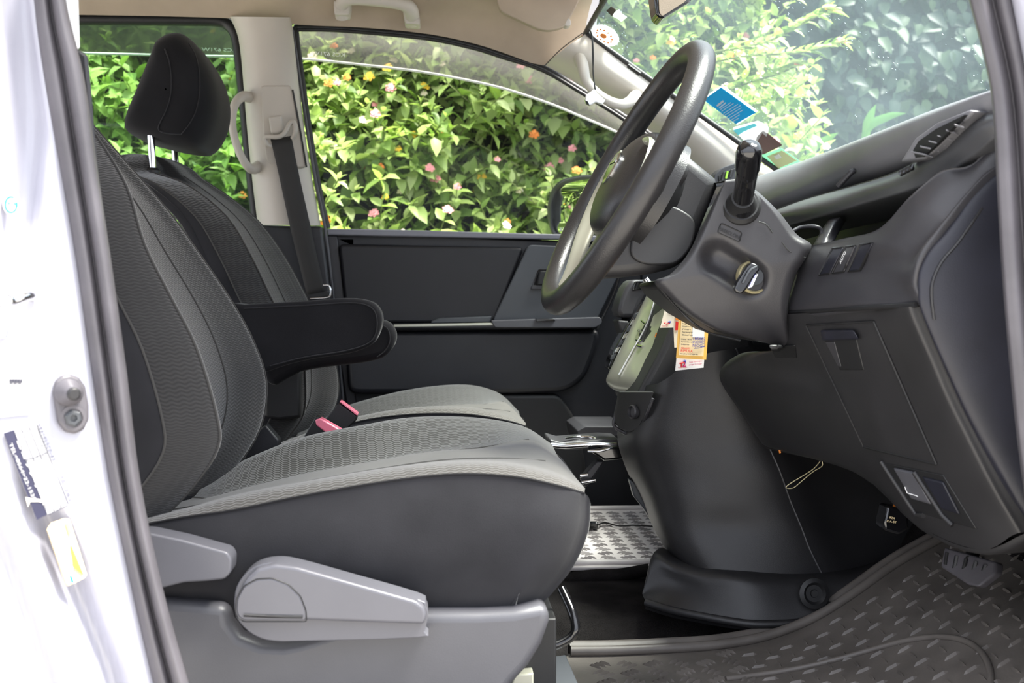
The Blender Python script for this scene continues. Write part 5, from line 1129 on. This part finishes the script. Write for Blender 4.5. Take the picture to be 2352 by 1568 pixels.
for i in range(10):                       # left field: groups of three slanting bars
    for j in range(13):
        x = ex[0]+.035+i*.036; y = 1.225+j*.036
        if x > .405 or y > np.interp(x, ex, ey)-.045: continue
        p, nn = drop(x, y)
        if p is None: continue
        ang = 40 if (i+j) % 2 else -50; dv = Vector((math.cos(R(ang)), math.sin(R(ang)), 0)); dv = (dv-nn*dv.dot(nn)).normalized(); pv = nn.cross(dv)
        for k in (-1, 0, 1): cells.append((p+pv*k*.0095, dv, nn))
for i in range(18):                       # right field: basket weave of single bars
    for j in range(20):
        x = .43+i*.026; y = 1.215+j*.026
        if y > np.interp(x, ex, ey)-.06: continue
        p, nn = drop(x, y)
        if p is None: continue
        ang = 0 if (i+j) % 2 else 90; dv = Vector((math.cos(R(ang)), math.sin(R(ang)), 0)); dv = (dv-nn*dv.dot(nn)).normalized()
        cells.append((p, dv, nn))
tread(dm, cells, M['mat'], .0115, .0018, .0035)
tube('border_bead', [Vector((p.x, p.y-.026, p.z-.005)) for p in e0], .007, M['mat'], dm, 10, 4, flat=1)
pad = []
for a in np.linspace(-.1, math.pi*.62, 14):
    x = .40+.235*math.sin(a*1.1); y = 1.25+.27*math.cos(a*.9-.15); p, _ = drop(x, min(y, 1.6), .002)
    if p: pad.append(p)
tube('heel_pad_ridge', pad, .004, M['mat'], dm, 8, 3)
pe = thing('pedal', 'ribbed black parking brake pedal under the dashboard', 'pedal', P(2225, 1300, 1.35))
prism('pedal_pad', PP([(2168, 1256, 1.42), (2288, 1290, 1.34), (2286, 1316, 1.33), (2246, 1346, 1.33), (2222, 1342, 1.35), (2160, 1302, 1.42)]), (.012, .004, -.004), M['rub'], pe, .003)
for k in range(5):
    tube('pad_rib', [P(2176+22*k, 1268+7*k, 1.413-.016*k), P(2172+20*k, 1296+9*k, 1.412-.016*k)], .0026, M['rubd'], pe, 6, 1)
tube('pedal_arm', PP([(2230, 1290, 1.38), (2240, 1240, 1.42), (2250, 1180, 1.46)]), .008, M['black'], pe, 8)
sk = thing('diagnostic_plug', 'small black connector box with pale print hanging under the dash', 'connector', P(2055, 1195, 1.45))
slab('plug_body', [(2040, 1162), (2066, 1166), (2086, 1176), (2088, 1214), (2066, 1228), (2032, 1218), (2030, 1200)], 1.45, .03, M['gloss'], sk, .003)
text_px('plug_lettering', 'RZA', (2042, 1190), (2054, 1192), 5, Fc(1.447), M['cream'], sk); text_px('plug_lettering', 'DA-ST', (2036, 1198), (2058, 1201), 5, Fc(1.447), M['cream'], sk)
tube('plug_wire', PP([(2056, 1164, 1.46), (2060, 1148, 1.48), (2050, 1130, 1.50)]), .003, M['orange'], sk, 6)
tw = thing('twine_loop', 'loop of thin twine dangling below the knee panel', 'twine', P(1850, 1090, 1.6))
tube('loop', PP([(1886, 1056, 1.6), (1870, 1075, 1.6), (1848, 1090, 1.6), (1812, 1112, 1.6), (1806, 1120, 1.6), (1822, 1120, 1.6), (1842, 1104, 1.6), (1866, 1084, 1.6), (1888, 1070, 1.6), (1888, 1058, 1.6)]), .0007, M['brass'], tw, 5, 4)
tube('loop', PP([(1789, 1026, 1.62), (1792, 1040, 1.62)]), .0015, M['orange'], tw, 5, 1)
# footwell bulkhead behind the pedals
fw = struct('wall_front', 'dark bulkhead behind the pedals')
prism('bulkhead', [(.86, 1.17, ZF+.0), (.86, 2.75, ZF), (.86, 2.75, CZ+.1), (.86, 1.17, CZ+.1)], (.02, 0, 0), M['black'], fw, 0)
prism('side_kick', [(.615, 1.165, ZF-.02), (.9, 1.165, ZF-.02), (.9, 1.165, CZ), (.62, 1.165, CZ-.1), (.60, 1.165, CZ-.22)], (0, .012, 0), M['dashb'], fw, .002)
prism('far_kick', [(.42, 2.70, ZF-.02), (.9, 2.70, ZF-.02), (.9, 2.70, CZ+.25), (.62, 2.70, CZ+.25), (.42, 2.70, CZ+.1)], (0, .02, 0), M['door'], fw, .002)
# body side behind the passenger seat
bs = struct('wall_side', 'dark trim below the rear side window')
prism('lower_trim', [(-1.5, 2.70, ZF-.02), (-.18, 2.70, ZF-.02), (-.18, 2.70, CZ+.13), (-1.5, 2.70, CZ+.13)], (0, .04, 0), M['door'], bs, .003)

# ------------------------------------------------------------------ things fixed on the jamb
Fj = lambda u, v: jp(u, v)
JN = Vector((.5, -.866, 0))
def jpoly(name, px, mat, par, lift=.0015, th=.001, bevel=0, r=0):
    if r: px = rnd(px, r)
    return prism(name, [jp(u, v)+JN*lift for u, v in px], JN*th, mat, par, bevel)
ds = thing('door_switch', 'grey rubber courtesy-light plunger switch on the white jamb', 'switch', jp(160, 925))
jpoly('switch_plate', [(118, 898), (124, 874), (138, 862), (156, 858), (178, 866), (192, 886), (200, 930), (200, 962), (188, 986), (168, 995), (146, 990), (130, 970)], M['rub'], ds, .0, .008, .003, r=4)
c0 = jp(152, 900)+JN*.006; lathe('plunger_boot', c0, JN, [(.0125, 0), (.0115, .008), (.0075, .014), (.006, .020)], M['rub'], ds, 24)
lathe('plunger', c0+JN*.018, JN, [(.0058, 0), (.0058, .004), (.004, .006), (0, .006)], M['dash'], ds, 20)
c0 = jp(162, 958)+JN*.007; lathe('screw_seat', c0, JN, [(.0115, 0), (.0115, .002), (.0085, .0022), (.0085, .001)], M['rub'], ds, 24)
lathe('screw_head', c0, JN, [(.0078, 0), (.0078, .003), (.006, .0045), (.0035, .0045), (.003, .002), (0, .002)], M['doorg'], ds, 6, 20)
k1_ = thing('jamb_sticker', 'Japanese oil-change sticker with black band on the white jamb', 'sticker', jp(80, 1080))
jpoly('sheet', [(6, 994), (84, 968), (156, 1158), (82, 1192)], M['label'], k1_)
jpoly('black_band', [(6, 994), (30, 986), (106, 1180), (82, 1192)], M['ink'], k1_, .003)
LJ = JN*.0045
text_px('band_lettering', 'エコワンオート', (34, 1010), (100, 1165), 15, Fj, M['label'], k1_, lift=LJ, sxx=.62)
text_px('band_lettering', 'TEL<0564>22-1535', (18, 1018), (84, 1172), 8, Fj, M['label'], k1_, lift=LJ, sxx=.60)
for k, s_ in enumerate(['ミッションオイル', 'オイルエレメント', 'エンジンオイル']):
    text_px('table_lettering', s_, (36+17*k, 993-5*k), (62+17*k, 1056-5*k), 9, Fj, M['ink'], k1_, lift=LJ, sxx=.56)
    text_px('table_lettering', 'km', (104+16*k, 1166-7*k), (109+16*k, 1178-7*k), 6, Fj, M['ink'], k1_, lift=LJ, sxx=.6)
text_px('table_lettering', '毎度ありがとうございます', (82, 974), (118, 1058), 8, Fj, M['ink'], k1_, lift=LJ, sxx=.5)
text_px('table_lettering', '次回の交換は', (134, 1090), (156, 1150), 7, Fj, M['ink'], k1_, lift=LJ, sxx=.56)
def jl(a, b, par, mat, r=.0004): tube('ruled_line', [jp(*a)+JN*.004, jp(*b)+JN*.004], r, mat, par, 4, 1)
for k in range(4): jl((30+17*k, 991-6*k), (106+16*k, 1180-8*k), k1_, M['ink'])
jl((30, 991), (82, 972), k1_, M['ink']); jl((58, 1057), (108, 1038), k1_, M['ink']); jl((108, 1180), (154, 1158), k1_, M['ink'])
jpoly('torn_patch', [(56, 1140), (66, 1142), (104, 1146), (108, 1156), (86, 1150), (66, 1150), (62, 1162)], M['paper'], k1_, .0038)
k2_ = thing('jamb_sticker', 'small green and white eco sticker low on the jamb', 'sticker', jp(150, 1265))
jpoly('sheet', [(106, 1215), (116, 1200), (144, 1190), (158, 1190), (198, 1318), (192, 1326), (154, 1345), (148, 1338)], M['cream'], k2_, r=3)
jpoly('sheet_face', [(108, 1216), (117, 1202), (142, 1193), (154, 1240), (166, 1300), (158, 1338), (150, 1336)], M['label'], k2_, .003)
jpoly('green_sweep', [(160, 1248), (190, 1320), (164, 1298)], M['green'], k2_, .0032)
jpoly('orange_mark', [(147, 1200), (154, 1199), (162, 1222), (155, 1226)], M['brass'], k2_, .0034)
jpoly('teal_mark', [(157, 1320), (161, 1318), (167, 1334), (163, 1337)], M['teal'], k2_, .0034)
k3_ = thing('jamb_sticker', 'plain white data label with small black code print', 'sticker', jp(30, 900))
jpoly('sheet', [(-30, 862), (52, 866), (70, 950), (-30, 960)], M['label'], k3_)
for k in range(9): jpoly('code_bar', [(20+3.4*k, 869), (21.6+3.4*k, 869), (23+3.4*k, 882-(k % 3)*2), (21.5+3.4*k, 882-(k % 3)*2)], M['ink'], k3_, .003)
k4_ = thing('jamb_sticker', 'round white sticker with teal ring and lettering high on the jamb', 'sticker', jp(24, 468))
jpoly('disc', ring_px((24, 468), 19, 25, 0), M['label'], k4_, .0015)
tube('teal_ring', [jp(24+13.5*math.cos(q), 470+18*math.sin(q))+JN*.003 for q in np.linspace(-.3, 5.2, 24)], .0007, M['teal'], k4_, 4, 1)
text_px('ring_lettering', 'SECURE', (15, 470), (38, 473), 8, Fj, M['teal'], k4_, lift=JN*.0032, sxx=.8)
sr = thing('door_striker', 'steel door latch striker at the left edge of the jamb', 'striker', jp(20, 690))
jpoly('striker_plate', [(-30, 700), (14, 698), (24, 706), (22, 740), (12, 776), (-30, 780)], M['chrome'], sr, .0, .004, .001, r=3)
tube('striker_loop', [jp(-30, 684)+JN*.03, jp(0, 686)+JN*.03, jp(14, 690)+JN*.028, jp(40, 681)+JN*.026, jp(62, 679)+JN*.018, jp(78, 682)+JN*.002], .0042, M['chrome'], sr, 10, 4)
cr2 = thing('dry_leaf', 'tiny dry leaf fragment on the driver seat cushion edge', 'leaf', P(1140, 1082, 1.27))
prism('blade', PP([(1132, 1078, 1.262), (1142, 1078, 1.268), (1149, 1086, 1.262), (1138, 1084, 1.26)]), (0, .001, -.001), M['cream'], cr2, 0)
